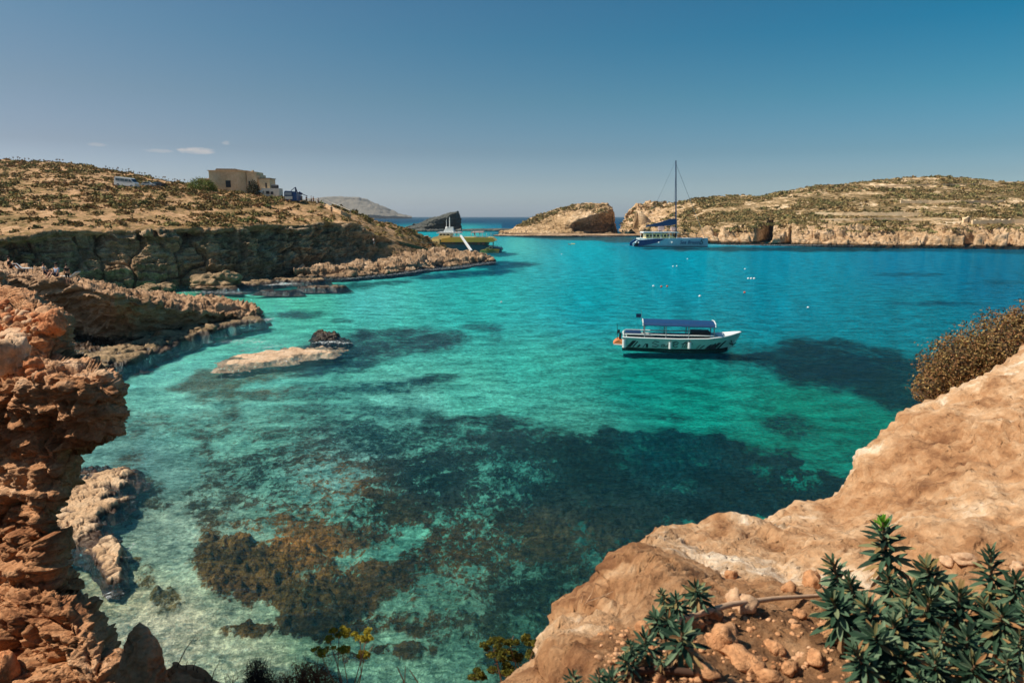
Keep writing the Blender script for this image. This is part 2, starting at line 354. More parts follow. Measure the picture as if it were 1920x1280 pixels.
fac = t.math('MULTIPLY', t.rng(x, t.math('SUBTRACT', 0.28, t.math('MULTIPLY', kf, .42)), t.math('ADD', 0.72, t.math('MULTIPLY', kf, .42))), t.rng(wd, 0.0, 0.3))
sandv = t.rng(t.math('ADD', t.math('MULTIPLY', n3, .4), t.math('ADD', t.math('MULTIPLY', n4, .25), t.math('MULTIPLY', nm, .35))), 0.38, 0.62, 0.45, 1.45, False); sandv2 = t.rng(n2, 0.3, 0.7, 0.82, 1.16, False)
g = t.n('ShaderNodeCombineColor'); sv = t.math('MULTIPLY', sandv, sandv2); [t.l(sv, g.inputs[i]) for i in range(3)]
sandc = t.mix(1.0, sand, g.outputs[0], 'MULTIPLY')
weedv = t.rng(t.math('ADD', t.math('MULTIPLY', n3, 0.35), t.math('ADD', t.math('MULTIPLY', nm, 0.4), t.math('MULTIPLY', n4, 0.25))), 0.41, 0.62, 0.08, 2.5, False)
g2 = t.n('ShaderNodeCombineColor'); [t.l(weedv, g2.inputs[i]) for i in range(3)]
weedc2 = t.mix(1.0, wc, g2.outputs[0], 'MULTIPLY')
col = t.mix(fac, sandc, weedc2)
col = t.mix(1.0, col, (0.98, 0.98, 0.98, 1), 'MULTIPLY')
t.l(t.bsdf(col, 0.95, t.bump(t.math('ADD', n3, t.math('MULTIPLY', n4, .6)), 0.9, 0.16), 0, 0.0).outputs[0], t.out.inputs[0])
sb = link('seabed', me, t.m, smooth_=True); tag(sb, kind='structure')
# water surface
FOAM = [(488,602,30,4,-12,.6),(455,608,40,3,-12,.4),(400,548,90,3,0,.5),(500,532,70,3,0,.7),(600,523,60,2.5,0,.4),(680,519,60,2.6,-6,.5),(760,511,60,2.6,-8,.5),(850,501,60,3,-6,.5),(905,494,30,2.5,-6,.5),
 (490,652,60,5,-8,.45),(560,676,90,8,-8,.35),(455,640,50,7,0,.5),(240,1020,18,40,0,.3),(235,935,30,10,0,.3),(190,1118,60,8,-10,.6),(1500,459.5,420,1.3,0,.55),(1050,441,150,1.2,2,.5),(620,642,50,4,0,.6),(460,700,120,5,-11,.3)]
nu2, nv2 = 520, 400
pys2 = np.concatenate([[406.7, 408.0], 405.5 + np.geomspace(3.2, 1030, nv2 - 2)]); pxs2 = np.linspace(-420, 2340, nu2)
A, B = np.meshgrid(pxs2, pys2); A = A.ravel(); B = B.ravel()
t2 = -H / (-sP - (B - 640) / FP * cP); wx = (A - 960) / FP * t2; wy = (cP - (B - 640) / FP * sP) * t2
me = np_mesh('sea_water', np.stack([wx, wy, 0 * wx], 1), grid_faces(nv2, nu2)[:, ::-1])
attr(me, 'foam', blobs(A, B, FOAM))
t = NT('sea_water')
cd = t.n('ShaderNodeCameraData')
dist = t.n('ShaderNodeVectorMath'); dist.operation = 'LENGTH'; t.l(t.tc.outputs['Object'], dist.inputs[0])
va = t.mp((0.75, 1.25, 1), rot=(0, 0, R(12)))
r1 = t.noise(3.4, 6, 0.7, va, 0.8); r2 = t.noise(0.55, 4, 0.55, va, 0.3); r3 = t.noise(0.12, 3, 0.5, va)
hgt = t.math('ADD', t.math('MULTIPLY', r1, 0.34), t.math('ADD', t.math('MULTIPLY', r2, 0.34), t.math('MULTIPLY', r3, 0.5)))
nb = t.bump(hgt, 0.85, 1.0)
fr = t.n('ShaderNodeFresnel'); fr.inputs['IOR'].default_value = 1.33; t.l(nb, fr.inputs['Normal'])
fac = t.math('MINIMUM', t.math('MULTIPLY', t.math('MAXIMUM', t.math('SUBTRACT', fr.outputs[0], 0.035), 0.0), 0.85), 0.22)
gl = t.n('ShaderNodeBsdfGlossy'); gl.inputs['Roughness'].default_value = 0.07; t.l(nb, gl.inputs['Normal'])
gl.inputs['Color'].default_value = (0.22, 0.78, 0.88, 1)
tr = t.n('ShaderNodeBsdfTransparent')
# bright and dark caustic streaks, painted by ripple noise into the transparent tint
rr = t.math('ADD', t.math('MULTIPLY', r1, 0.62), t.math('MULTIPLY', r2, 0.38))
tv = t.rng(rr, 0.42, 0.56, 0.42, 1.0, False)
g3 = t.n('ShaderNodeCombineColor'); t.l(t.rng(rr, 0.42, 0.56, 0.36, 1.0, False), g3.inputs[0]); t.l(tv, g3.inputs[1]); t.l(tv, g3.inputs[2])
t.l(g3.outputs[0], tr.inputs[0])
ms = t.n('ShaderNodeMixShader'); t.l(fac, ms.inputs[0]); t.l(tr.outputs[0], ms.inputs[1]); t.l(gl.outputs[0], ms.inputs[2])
fo = t.n('ShaderNodeBsdfDiffuse'); fo.inputs[0].default_value = (0.62, 0.64, 0.62, 1)
ff = t.math('MULTIPLY', t.rng(t.math('ADD', at(t, 'foam', 'Fac'), t.math('MULTIPLY', t.math('SUBTRACT', t.noise(1.9, 8, 0.75, None, 1.5), 0.5), 3.2)), 0.55, 0.95), t.rng(at(t, 'foam', 'Fac'), 0.02, 0.25))
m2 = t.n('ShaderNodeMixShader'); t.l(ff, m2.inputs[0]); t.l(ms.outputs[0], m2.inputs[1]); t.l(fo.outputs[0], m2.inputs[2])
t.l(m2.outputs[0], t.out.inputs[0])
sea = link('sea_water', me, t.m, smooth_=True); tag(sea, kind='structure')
# ------------------------------------------------------------------ rock materials
M = {}
M['cliff'] = rock_mat('cliff_stone', [(0, (70, 62, 48)), (.3, (112, 98, 74)), (.6, (150, 128, 98)), (1, (190, 165, 130))], 0.5, 0.8, 0.5, wet=(0.7, (90, 84, 70)), strata=1.5)
M['hill'] = rock_mat('dry_hillside', [(0, (120, 92, 56)), (.35, (170, 134, 92)), (.6, (205, 165, 122)), (1, (222, 192, 156))], 0.35, 0.6, 0.4, wet=(0.6, (90, 84, 70)))
M['shore'] = rock_mat('shore_stone', [(0, (82, 66, 48)), (.4, (156, 124, 92)), (.7, (196, 164, 130)), (1, (226, 200, 168))], 0.9, 0.8, 0.25, wet=(0.35, (80, 70, 54)), strata=2)
M['isle'] = rock_mat('pale_shore_limestone', [(0, (132, 104, 68)), (.35, (192, 158, 118)), (.65, (220, 186, 146)), (1, (236, 210, 176))], 0.25, 0.8, 0.8, wet=(0.5, (80, 70, 58)), strata=3)
M['darkrock'] = rock_mat('dark_islet_rock', [(0, (58, 60, 56)), (.5, (84, 86, 80)), (1, (128, 118, 98))], 0.15, 0.8, 1.0)
M['far'] = rock_mat('far_hill', [(0, (92, 88, 78)), (.5, (120, 112, 98)), (1, (140, 128, 110))], 0.004, 0.5, 20)
M['near_left'] = rock_mat('red_limestone', [(0, (96, 60, 38)), (.3, (160, 106, 68)), (.5, (196, 140, 96)), (.75, (214, 164, 122)), (1, (238, 206, 172))], 2.6, 1.0, 0.06, strata=1.2, pits=0.35)
M['near_right'] = rock_mat('ochre_limestone', [(0, (150, 92, 50)), (.3, (196, 136, 88)), (.55, (210, 156, 110)), (.8, (222, 176, 134)), (1, (236, 208, 176))], 1.9, 0.7, 0.04, pits=0.25)
M['pink_shore'] = rock_mat('pink_shore_stone', [(0, (150, 112, 76)), (.5, (206, 168, 128)), (1, (228, 202, 168))], 1.2, 0.8, 0.12, wet=(0.2, (90, 76, 60)))
def rock_disp(G, s, a_big, a_blk, a_fine, strata=0.0, seed=0.0):
    p = G.reshape(-1, 3) + seed; q = p * s
    d = a_big * fbm(q * 0.4, 3)
    qq = q + 0.5 * np.stack([perlin(q * 1.3), perlin(q * 1.3 + 50), perlin(q * 1.3 + 90)], 1); qq[:, 2] *= 1.5
    f1, f2, idv = worley(qq); d = d + a_blk * ((idv - 0.5) * 0.9 + np.minimum(f2 - f1, 0.35) * 1.1 - 0.2)
    d = d + a_fine * ridged(q * 2.7, 4)
    if strata:
        z = q[:, 2] * 2.4 + 0.9 * fbm(q * 0.35, 3) + .25 * (idv - .5); kz = np.floor(z); fz = z - kz; h_ = _jt[kz.astype(int) & 255, 0]; d = d + strata * (.5 + 1.4 * h_) * (fz ** 1.6 * 1.6 - .7) * smooth(1, .86, fz)
    return d
# ------------------------------------------------------------------ left headland
sky_c = [(-260,285,235),(-100,292,232),(0,301,228),(100,306,222),(150,309,218),(200,320,212),(250,328,206),(300,338,198),(350,347,192),(400,358,188),(490,366,184),(560,374,182),(600,380,182),(620,387,184),(660,400,188),(700,412,192),(740,422,198),(780,437,206),(812,458,214),(845,470,218)]
behind = [(x, y + 12, Y * 1.25) for x, y, Y in sky_c]
edge_c = [(-260,450,92),(-100,446,96),(0,441,99),(60,436,101),(100,426,104),(200,429,108),(300,425,112),(400,429,118),(480,424,126),(560,420,137),(640,417,150),(668,420,156),(690,440,160),(730,449,170),(760,457,178),(800,466,196),(845,474,208)]
base_c = [(-260,560,90),(-100,556,93),(0,552,97),(100,549,100),(200,545,103),(300,537,107),(400,530,113),(480,523,121),(560,512,132),(640,500,144),(700,488,156),(760,482,168),(800,478,188),(845,480,200)]
def mixc(a, b, f, x0, x1, n=60, dp=0.0):
    xs = np.linspace(x0, x1, n); a = np.array(a, float); b = np.array(b, float)
    ya, yb = np.interp(xs, a[:, 0], a[:, 1]), np.interp(xs, b[:, 0], b[:, 1]); Ya, Yb = np.interp(xs, a[:, 0], a[:, 2]), np.interp(xs, b[:, 0], b[:, 2])
    # blend in world height
    za = H - (ya - 405.5) * Ya / 1300; zb = H - (yb - 405.5) * Yb / 1300
    Y = Ya * (1 - f) + Yb * f; z = za * (1 - f) + zb * f + dp
    return [(x, 405.5 + (H - zz) * 1300 / YY, YY) for x, zz, YY in zip(xs, z, Y)]
X0, X1 = -260, 845
curves = [behind, sky_c, mixc(edge_c, sky_c, .75, X0, X1, dp=.5), mixc(edge_c, sky_c, .5, X0, X1, dp=.4), mixc(edge_c, sky_c, .22, X0, X1, dp=0.1), edge_c,
          mixc(base_c, edge_c, .8, X0, X1), mixc(base_c, edge_c, .4, X0, X1, dp=.3), base_c, [(x, y + 8, Y) for x, y, Y in base_c]]
G = loft(colrows(curves, X0, X1, 70), 760, 330, w=[.4, .8, .8, .9, .9, .35, .8, .8, .5])
n = normals(G); steep = 1 - np.abs(n[..., 2]).ravel()
steep = smoothg(smooth(0.25, 0.7, steep).reshape(G.shape[:2])[..., None], 3)[..., 0].ravel()
d_top = 0.55 * fbm(G.reshape(-1, 3) * 0.09, 4) + 0.12 * ridged(G.reshape(-1, 3) * 0.7, 4)
pc_ = G.reshape(-1, 3); pc_ = pc_ + 1.2 * np.stack([perlin(pc_ * .3), perlin(pc_ * .3 + 9), 0 * pc_[:, 0]], 1)
v1, v2, vid = worley(pc_ * (.2, .2, .06)); w1, w2, wid = worley(pc_ * (.12, .12, .42) + 7)
d_cl = 2.2 * (vid - .5) - 1.6 * smooth(.14, 0, v2 - v1) + 1.3 * (wid - .5) - .7 * smooth(.08, 0, w2 - w1) + rock_disp(G, 0.33, 1.6, 0.6, 0.35, 0.6) + rock_disp(G, 1.1, 0, .45, .2, .12, 4.0)
headland_G = displace(G, d_top * (1 - steep) + d_cl * steep)
# material blend: hillside soil above, bare stone on the cliff
t = NT('headland_ground')
ss = at(t, 'steep', 'Fac')
vec = t.mp((1, 1, 2.0)); a = t.noise(0.11, 8, 0.62, vec, 0.5); b = t.noise(0.9, 9, 0.68, vec, 0.3); c = t.noise(5, 5, 0.7)
v = t.math('ADD', t.math('MULTIPLY', a, 0.5), t.math('MULTIPLY', b, 0.5))
top = t.ramp(t.rng(v, 0.32, 0.68, 0, 1, False), [(0, L4((92, 80, 44))), (.36, L4((138, 112, 68))), (.6, L4((196, 152, 110))), (.8, L4((214, 176, 134))), (1, L4((226, 200, 164)))])
vc = t.mp((1, 1, .45)); b2 = t.noise(0.55, 10, 0.7, vc, .6)
clf = t.ramp(t.rng(t.math('ADD', t.math('MULTIPLY', b2, .6), t.math('MULTIPLY', b, .4)), 0.36, 0.66, 0, 1, False), [(0, L4((64, 52, 40))), (.3, L4((128, 106, 82))), (.6, L4((184, 156, 124))), (.85, L4((220, 192, 158))), (1, L4((238, 214, 182)))])
col = t.mix(ss, top, clf)
g = t.n('ShaderNodeCombineColor'); gv = t.rng(c, .3, .7, .72, 1.22, False); [t.l(gv, g.inputs[i]) for i in range(3)]
col = t.mix(1.0, col, g.outputs[0], 'MULTIPLY')
hh = t.math('ADD', b, t.math('MULTIPLY', c, .4))
M['headland'] = t.done(t.bsdf(col, .92, t.bump(hh, .8, .45), 0, .2).outputs[0])
headland = sheet('left_headland', headland_G, M['headland']); attr(headland.data, 'steep', steep)
tag(headland, kind='structure')
# low ledge at its tip
lx0, lx1 = 552, 925
lb = [(552,500,140),(600,493,146),(640,488,150),(700,484,158),(760,478,168),(830,471,182),(880,473,186),(925,484,188)]
lt = [(552,510,127),(580,506,128),(640,502,130),(700,499,137),(770,496,146),(820,486,160),(870,484,166),(905,485,170),(925,488,174)]
lw = [(552,519,None),(600,520,None),(640,521,None),(680,518,None),(720,514,None),(760,509,None),(830,501,None),(880,496,None),(910,492,None),(925,490,None)]
lw = [(x, y, yw(x, y)) for x, y, _ in lw]
lw[-1] = (925, 490, 172); lw[-2] = (910, 492, 168)
G = loft(colrows([[(x, y + 8, Y + 14) for x, y, Y in lb], lb, mixc(lt, lb, .5, lx0, lx1, dp=.1), lt, mixc(lw, lt, .45, lx0, lx1, dp=-.3), lw, [(x, y + 10, Y) for x, y, Y in lw]], lx0, lx1, 40), 420, 120, w=[.3, .6, .6, .6, .6, .4])
ledge = sheet('shore_ledge', displace(G, rock_disp(G, 0.4, .6, .7, .2, .55) + rock_disp(G, 1.5, 0, .22, .14, .1, 7.0)), M['shore']); tag(ledge, kind='structure')
# middle ledge
mx0, mx1 = -220, 492
mb = [(-220,480,84),(-60,489,84),(0,495,84),(60,505,83),(100,514,83),(150,527,82),(200,539,81),(250,547,81),(300,552,82),(360,557,82),(400,560,81),(440,564,80),(480,576,79),(492,586,78)]
mt = [(-220,500,64),(-60,506,63),(0,514,62),(60,519,60),(120,531,58),(180,545,56),(215,553,56),(250,560,58),(290,567,61),(330,577,64),(400,590,68),(470,596,74),(492,598,76)]
mo = [(-220,600,70),(-60,602,69),(0,606,67),(130,622,62.5),(200,634,60),(260,630,61),(300,620,63),(340,612,65.5),(400,604,69),(470,600,75),(492,601,76)]
ms_ = [(-220,690,51),(130,668,54),(200,660,55),(260,645,59),(300,634,62),(340,618,66),(400,608,70),(470,603,73),(492,602,74)]
mw = [(-220,720,None),(0,712,None),(130,704,None),(200,692,None),(260,672,None),(330,650,None),(350,632,None),(420,616,None),(470,607,None),(492,604,None)]
mw = [(x, y, yw(x, y)) for x, y, _ in mw]
G = loft(colrows([[(x, y + 6, Y + 8) for x, y, Y in mb], mb, mixc(mt, mb, .5, mx0, mx1, dp=.15), mt, mixc(mo, mt, .5, mx0, mx1, dp=.2), mo, ms_, mw, [(x, y + 14, Y) for x, y, Y in mw]], mx0, mx1, 50), 560, 260, w=[.3, .7, .7, .8, .8, .6, .8, .4])
n = normals(G); stp = smoothg(smooth(0.2, 0.6, 1 - np.abs(n[..., 2]))[..., None], 3)[..., 0].ravel()
dd = rock_disp(G, .6, .25, .42, .16, .34) + rock_disp(G, 2.0, 0, .14, .1, .06, 7.0) + stp * .5 * fbm(G.reshape(-1, 3) * .4, 4)
mid_G = displace(G, dd)
M['mid'] = rock_mat('layered_shore_stone', [(0, (78, 62, 44)), (.35, (146, 112, 80)), (.6, (188, 148, 112)), (.8, (206, 170, 134)), (1, (228, 198, 164))], 0.8, 0.8, 0.2, wet=(0.55, (84, 74, 56)), strata=3)
mid = sheet('rock_shelf', mid_G, M['mid']); tag(mid, kind='structure')
# ------------------------------------------------------------------ near left rock
E = [(505,-40),(530,-5),(545,20),(560,52),(572,80),(586,112),(600,126),(618,124),(640,119),(662,124),(678,140),(688,178),(700,202),(716,221),(733,231),(746,224),(755,204),(760,196),(766,226),(776,232),(796,224),(818,203),(834,178),(843,146),(850,134),(885,137),(918,128),(948,112),(978,98),(1005,104),(1022,117),(1060,114),(1092,121),(1112,114),(1124,128),(1132,150),(1152,172),(1182,186),(1200,200),(1218,216),(1250,232),(1290,240),(1340,250),(1420,262)]
yk = [505,545,580,612,625,655,672,690,702,735,770,800,845,900,1000,1100,1122,1150,1210,1280,1420]
Yk = [11.5,10.2,8.9,8.1,8.0,7.9,7.7,6.9,6.5,6.45,6.5,6.6,6.7,6.68,6.6,6.5,6.2,6.0,5.8,5.6,5.2]
rows = []
for py, ex in E:
    Y = float(np.interp(py, yk, Yk)); j = float(np.interp(py, [500, 1400], [0, 30]))
    rows.append([(-520, py + 40 + j, Y * 1.22), (-300, py + 26 + j, Y * 1.15), (min(ex * .1 - 150, -60), py + 12 + j, Y * 1.09), (ex * .3 - 30, py + 6, Y * 1.03), (ex * .7, py, Y), (ex * .92 - 2, py, Y * 1.02), (ex, py, Y * 1.10), (ex - 14, py, Y * 1.22), (ex - 90, py + 6, Y * 1.4)])
wl__ = [1.0] * (len(E) - 1)
for i__ in range(len(E) - 1):
    if 655 <= E[i__][0] <= 702 or 1108 <= E[i__][0] <= 1125: wl__[i__] = 2.6
G = loft(rows, 330, 640, w=wl__)
dd = rock_disp(G, 1.5, .08, .20, .04, .045, 3.0) + rock_disp(G, 5.0, 0, .075, .03, .014, 5.0)
f1, f2, idv = worley(G.reshape(-1, 3) * 7.5 + 4.0); topm = smooth(9.9, 10.05, G[..., 2].ravel()) * smooth(8.0, 8.4, G[..., 1].ravel())
dd = dd + topm * (0.075 * (idv - .3) + .08 * np.minimum(f2 - f1, .4))
nearl = sheet('foreground_cliff', displace(G, dd), M['near_left'], flip=True); tag(nearl, kind='structure')
# ------------------------------------------------------------------ near right rock slope
RG = [(860,1400,2.0),(925,1315,2.25),(960,1278,2.4),(1016,1248,2.6),(1019,1192,2.8),(1052,1152,3.0),(1098,1124,3.15),(1138,1102,3.3),(1160,1058,3.5),(1186,1016,3.8),(1232,993,4.1),(1300,990,4.4),(1380,976,4.7),(1450,966,5.0),(1500,950,5.2),(1552,930,5.4),(1592,893,5.6),(1622,858,5.8),(1662,818,6.0),(1712,785,6.2),(1782,744,6.4),(1852,697,6.6),(1922,656,6.8),(2060,590,7.3),(2300,520,8.0),(2800,470,9.0),(3800,420,10.0),(5600,500,11.0)]
BT = [(1000,1560),(1040,1560),(1080,1560),(1130,1560),(1180,1560),(1230,1560),(1290,1560),(1350,1560),(1410,1560),(1470,1560),(1530,1560),(1600,1560),(1680,1560),(1760,1560),(1830,1560),(1900,1560),(1980,1560),(2060,1540),(2140,1520),(2220,1500),(2300,1470),(2380,1440),(2450,1400),(2520,1360),(2600,1300),(3400,1500),(4800,1700),(7500,1900)]
rows = []
for f in (-.5, 0, .12, .3, .5, .7, .85, 1.0):
    row = []
    for (rx, ry, rY), (bxx, byy) in zip(RG, BT):
        if f < 0: row.append((rx + 10, ry + 60, rY * 1.3)); continue
        lY = math.log(rY) * (1 - f) + math.log(1.35) * f
        Y = math.exp(lY) * (1 - 0.10 * math.sin(math.pi * min(1, f * 1.6)))
        row.append((rx + (bxx - rx) * f, ry + (byy - ry) * f, Y))
    rows.append(row)
rows.append([(x_, y_ + 1500, Y_ * .8) for x_, y_, Y_ in rows[-1]])
G = loft(rows, 700, 450, w=[.35, .5, .9, 1, 1, .8, .8, .4])
p = G.reshape(-1, 3)
pxg, pyg = proj(p)
soil = smooth(1090, 1180, pyg + (pxg - 1500) * 0.05 + 40 * perlin(p * 2.2)) * smooth(1090, 1240, pxg)
u1, u2, uid = worley(p * 2.1 + .5 * perlin(p * 3)[:, None])
dd = -.035 * smooth(.05, 0, u2 - u1) * smooth(-.1, .3, perlin(p * .8 + 3)) - .03 * smooth(.45, .7, perlin(p * 13)) + .018 * ridged(p * 6, 4) + .10 * fbm(p * .9, 3) + (rock_disp(G, 2.6, .03, .035, .016, 0, 8.0) + rock_disp(G, 8, 0, .012, .014, .008, 4.0) + rock_disp(G, 1.3, 0, .06, 0, .025, 12.0)) * (1 - .4 * soil) - .02 * smooth(.35, .6, perlin(p * 9)) + soil * (.02 * fbm(p * 9, 4) - .03)
right_G = displace(G, dd)
t = NT('foreground_slope'); so_ = at(t, 'soil', 'Fac')
vec = t.mp((1, 1, 1.4)); a = t.noise(.9, 8, .6, vec, .8); b = t.noise(5, 10, .7, vec, .4); c = t.noise(26, 6, .7)
v = t.math('ADD', t.math('MULTIPLY', a, .62), t.math('MULTIPLY', b, .38))
st = t.ramp(t.rng(v, .38, .62, 0, 1, False), [(0, L4((132, 88, 56))), (.3, L4((182, 134, 92))), (.55, L4((206, 162, 120))), (.72, L4((220, 182, 142))), (1, L4((246, 224, 196)))])
sc_ = t.ramp(t.rng(b, .3, .7, 0, 1, False), [(0, L4((88, 60, 40))), (.5, L4((150, 108, 72))), (1, L4((200, 156, 114)))])
col = t.mix(so_, st, sc_)
g = t.n('ShaderNodeCombineColor'); gv = t.rng(c, .3, .7, .8, 1.15, False); [t.l(gv, g.inputs[i]) for i in range(3)]
col = t.mix(1.0, col, g.outputs[0], 'MULTIPLY')
pit = t.rng(t.vor(14, 'F1', t.mix(.1, vec, t.noise(8))), 0, .3)
hh = t.math('ADD', t.math('ADD', b, t.math('MULTIPLY', c, .4)), t.math('MULTIPLY', pit, .35))
M['slope'] = t.done(t.bsdf(col, .9, t.bump(hh, 1.0, .05), 0, .25).outputs[0])
slope = sheet('foreground_slope', right_G, M['slope']); attr(slope.data, 'soil', soil); tag(slope, kind='structure')
# ------------------------------------------------------------------ right hill, islands, far hill
hs = [(1166,436,470),(1169,420,468),(1173,398,466),(1186,388,464),(1220,384,462),(1260,383,460),(1290,378,455),(1340,369,450),(1400,366,445),(1430,370,440),(1470,359,445),(1540,348,450),(1600,345,450),(1660,338,455),(1700,334,460),(1760,331,465),(1820,335,462),(1880,341,455),(1920,341,450),(2000,345,440),(2300,350,420)]
hw_ = [(1166,438),(1190,438.5),(1215,441),(1250,446),(1300,452),(1340,454),(1420,456),(1500,458),(1600,460),(1700,461),(1800,462),(1920,463),(2300,466)]
hw_ = [(x, y, yw(x, y)) for x, y in hw_]
hc = [(1166,437,430),(1172,432,425),(1200,430,400),(1250,431,350),(1300,433,320),(1400,432,300),(1480,430,290),(1600,434,280),(1700,436,276),(1800,436,272),(1920,436,270),(2300,436,265)]
hm = [(1166,436.5,450),(1172,412,447),(1200,408,436),(1250,410,410),(1300,411,380),(1350,410,360),(1420,408,345),(1500,404,335),(1600,400,330),(1800,396,325),(1920,396,320),(2300,396,315)]
X0, X1 = 1166, 2300
G = loft(colrows([[(x, y + 14, Y * 1.3) for x, y, Y in hs], hs, mixc(hm, hs, .66, X0, X1, dp=1.0), mixc(hm, hs, .33, X0, X1, dp=.6), hm, mixc(hc, hm, .5, X0, X1), hc, mixc(hw_, hc, .55, X0, X1, dp=1.0), hw_, [(x, y + 6, Y) for x, y, Y in hw_]], X0, X1, 90), 760, 260, w=[.3, .8, .8, .8, .7, .7, .9, .9, .3])
p = G.reshape(-1, 3); pyg = proj(p)[1]; shore = smooth(418, 440, pyg + 6 * perlin(p * .05))
leftend = smooth(1330, 1200, proj(p)[0]); shore = np.maximum(shore, .8 * leftend)
dd = shore * (rock_disp(G, .14, 2.0, 3.2, 1.0, 1.6) + rock_disp(G, .5, 0, .8, .4, .3, 5.0)) + (1 - shore) * (.8 * fbm(p * .04, 3) + .45 * ridged(p * .25, 4))
pxh, pyh = proj(p)
def cave(poly_x, top, bot, dep):
    m_ = smooth(top - 2, top + 2, pyh) * smooth(bot + 3, bot, pyh) * smooth(poly_x[0] - 3, poly_x[0] + 3, pxh) * smooth(poly_x[1] + 1.5, poly_x[1] - 1.5, pxh); return -dep * m_
dd = dd + cave((1408, 1449), 449 - (pxh - 1404) * .95, 455, 26) + cave((1466, 1483), 452 - (pxh - 1462) * 1.0, 457, 20) + cave((1808, 1828), 439, 459, 18) + cave((1340, 1356), 431, 441, 6) + cave((1189, 1197), 425, 436, 8) + cave((1745, 1762), 436, 446, 4) + cave((1888, 1902), 440, 460, 5)
rh_G = displace(G, dd)
t = NT('right_hill_ground'); ss = at(t, 'shore', 'Fac')
vec = t.mp((1, 1, 3.0)); a = t.noise(.05, 8, .65, vec, .6); b = t.noise(.35, 9, .7, vec, .4); c = t.noise(2.5, 5, .7)
v = t.math('ADD', t.math('MULTIPLY', a, .45), t.math('MULTIPLY', b, .55))
top = t.ramp(t.rng(v, .40, .60, 0, 1, False), [(0, L4((92, 80, 46))), (.35, L4((128, 106, 68))), (.55, L4((164, 134, 94))), (.72, L4((216, 182, 138))), (1, L4((240, 214, 178)))])
shr = t.ramp(t.rng(v, .34, .66, 0, 1, False), [(0, L4((140, 104, 68))), (.35, L4((196, 158, 116))), (.65, L4((218, 182, 142))), (1, L4((236, 208, 174)))])
col = t.mix(ss, top, shr)
sp = t.n('ShaderNodeSeparateXYZ'); t.l(t.tc.outputs['Object'], sp.inputs[0]); wf = t.rng(t.math('ADD', sp.outputs['Z'], t.math('MULTIPLY', b, .8)), .5, 1.3, 1, 0)
col = t.mix(wf, col, t.mix(1.0, col, L4((96, 82, 66)), 'MULTIPLY'))
M['right_hill'] = t.done(t.bsdf(col, .92, t.bump(t.math('ADD', b, t.math('MULTIPLY', c, .4)), .9, 1.2), 0, .2).outputs[0])
rhill = sheet('right_hill', rh_G, M['right_hill']); attr(rhill.data, 'shore', shore); tag(rhill, kind='structure')
def isle(name, sk, br, bs, wl, x0, x1, mat, nu, nv, s, a, sh=None):
    wl = [(x, y, (yw(x, y) if Y is None else Y)) for x, y, Y in wl]
    cs = [[(x, y + 6, Y * 1.12) for x, y, Y in sk], sk, mixc(br, sk, .5, x0, x1, dp=.4), br, mixc(bs, br, .5, x0, x1), bs, wl, [(x, y + 4, Y) for x, y, Y in wl]]
    G = loft(colrows(cs, x0, x1, 50), nu, nv, w=[.3, .6, .6, .8, .8, .3, .2])
    o = sheet(name, displace(G, rock_disp(G, s, a * .8, a, a * .45, a * .2)), mat)
    attr(o.data, 'shore', np.full(len(o.data.vertices), sh if sh is not None else .8)); tag(o, kind='structure'); return o, G
# small island with a shaded overhanging end
isl, isl_G = isle('small_island',
 [(935,438,480),(960,431,480),(985,416,482),(1010,404,484),(1050,391,486),(1080,384,488),(1110,381,490),(1138,383,492),(1148,391,494),(1151,420,496),(1156,436,496)],
 [(935,438.5,470),(985,425,468),(1040,421,462),(1070,419,452),(1090,410,456),(1110,404,460),(1130,398,466),(1147,392,474),(1151,420,482),(1156,436,484)],
 [(935,439,460),(985,435,455),(1040,433,452),(1070,432,450),(1074,433,466),(1110,434,474),(1147,434,488),(1151,434,490),(1156,437,492)],
 [(935,440,None),(985,439,None),(1040,439,None),(1074,438.5,None),(1110,438,None),(1156,438.5,None)], 935, 1156, M['right_hill'], 300, 110, .16, 1.3, .55)
drk, drk_G = isle('dark_islet',
 [(750,431,640),(765,425,640),(790,417,640),(810,409,640),(840,400,642),(855,396.5,644),(861,398,646),(864,431,650)],
 [(750,431.5,632),(765,427,630),(790,420,628),(810,413,626),(840,405,626),(855,399,630),(861,400,640),(864,431.5,646)],
 [(750,432,618),(790,430,616),(861,431,636),(864,432,640)],
 [(750,432.5,None),(864,432.5,None)], 750, 864, M['darkrock'], 200, 80, .12, 1.6)
far, _ = isle('far_hill',
 [(480,379,4200),(560,374,4200),(590,371.5,4200),(640,369.5,4200),(670,370,4200),(690,374,4200),(705,382,4200),(730,392,4200),(752,401,4200),(772,407.4,4200)],
 [(480,386,4100),(590,380,4100),(640,379,4100),(690,383,4100),(730,397,4100),(772,407.5,4150)],
 [(480,406,3950),(700,406,3950),(772,407.6,4000)],
 [(480,407.9,None),(772,407.9,None)], 480, 772, M['far'], 160, 50, .02, 6)
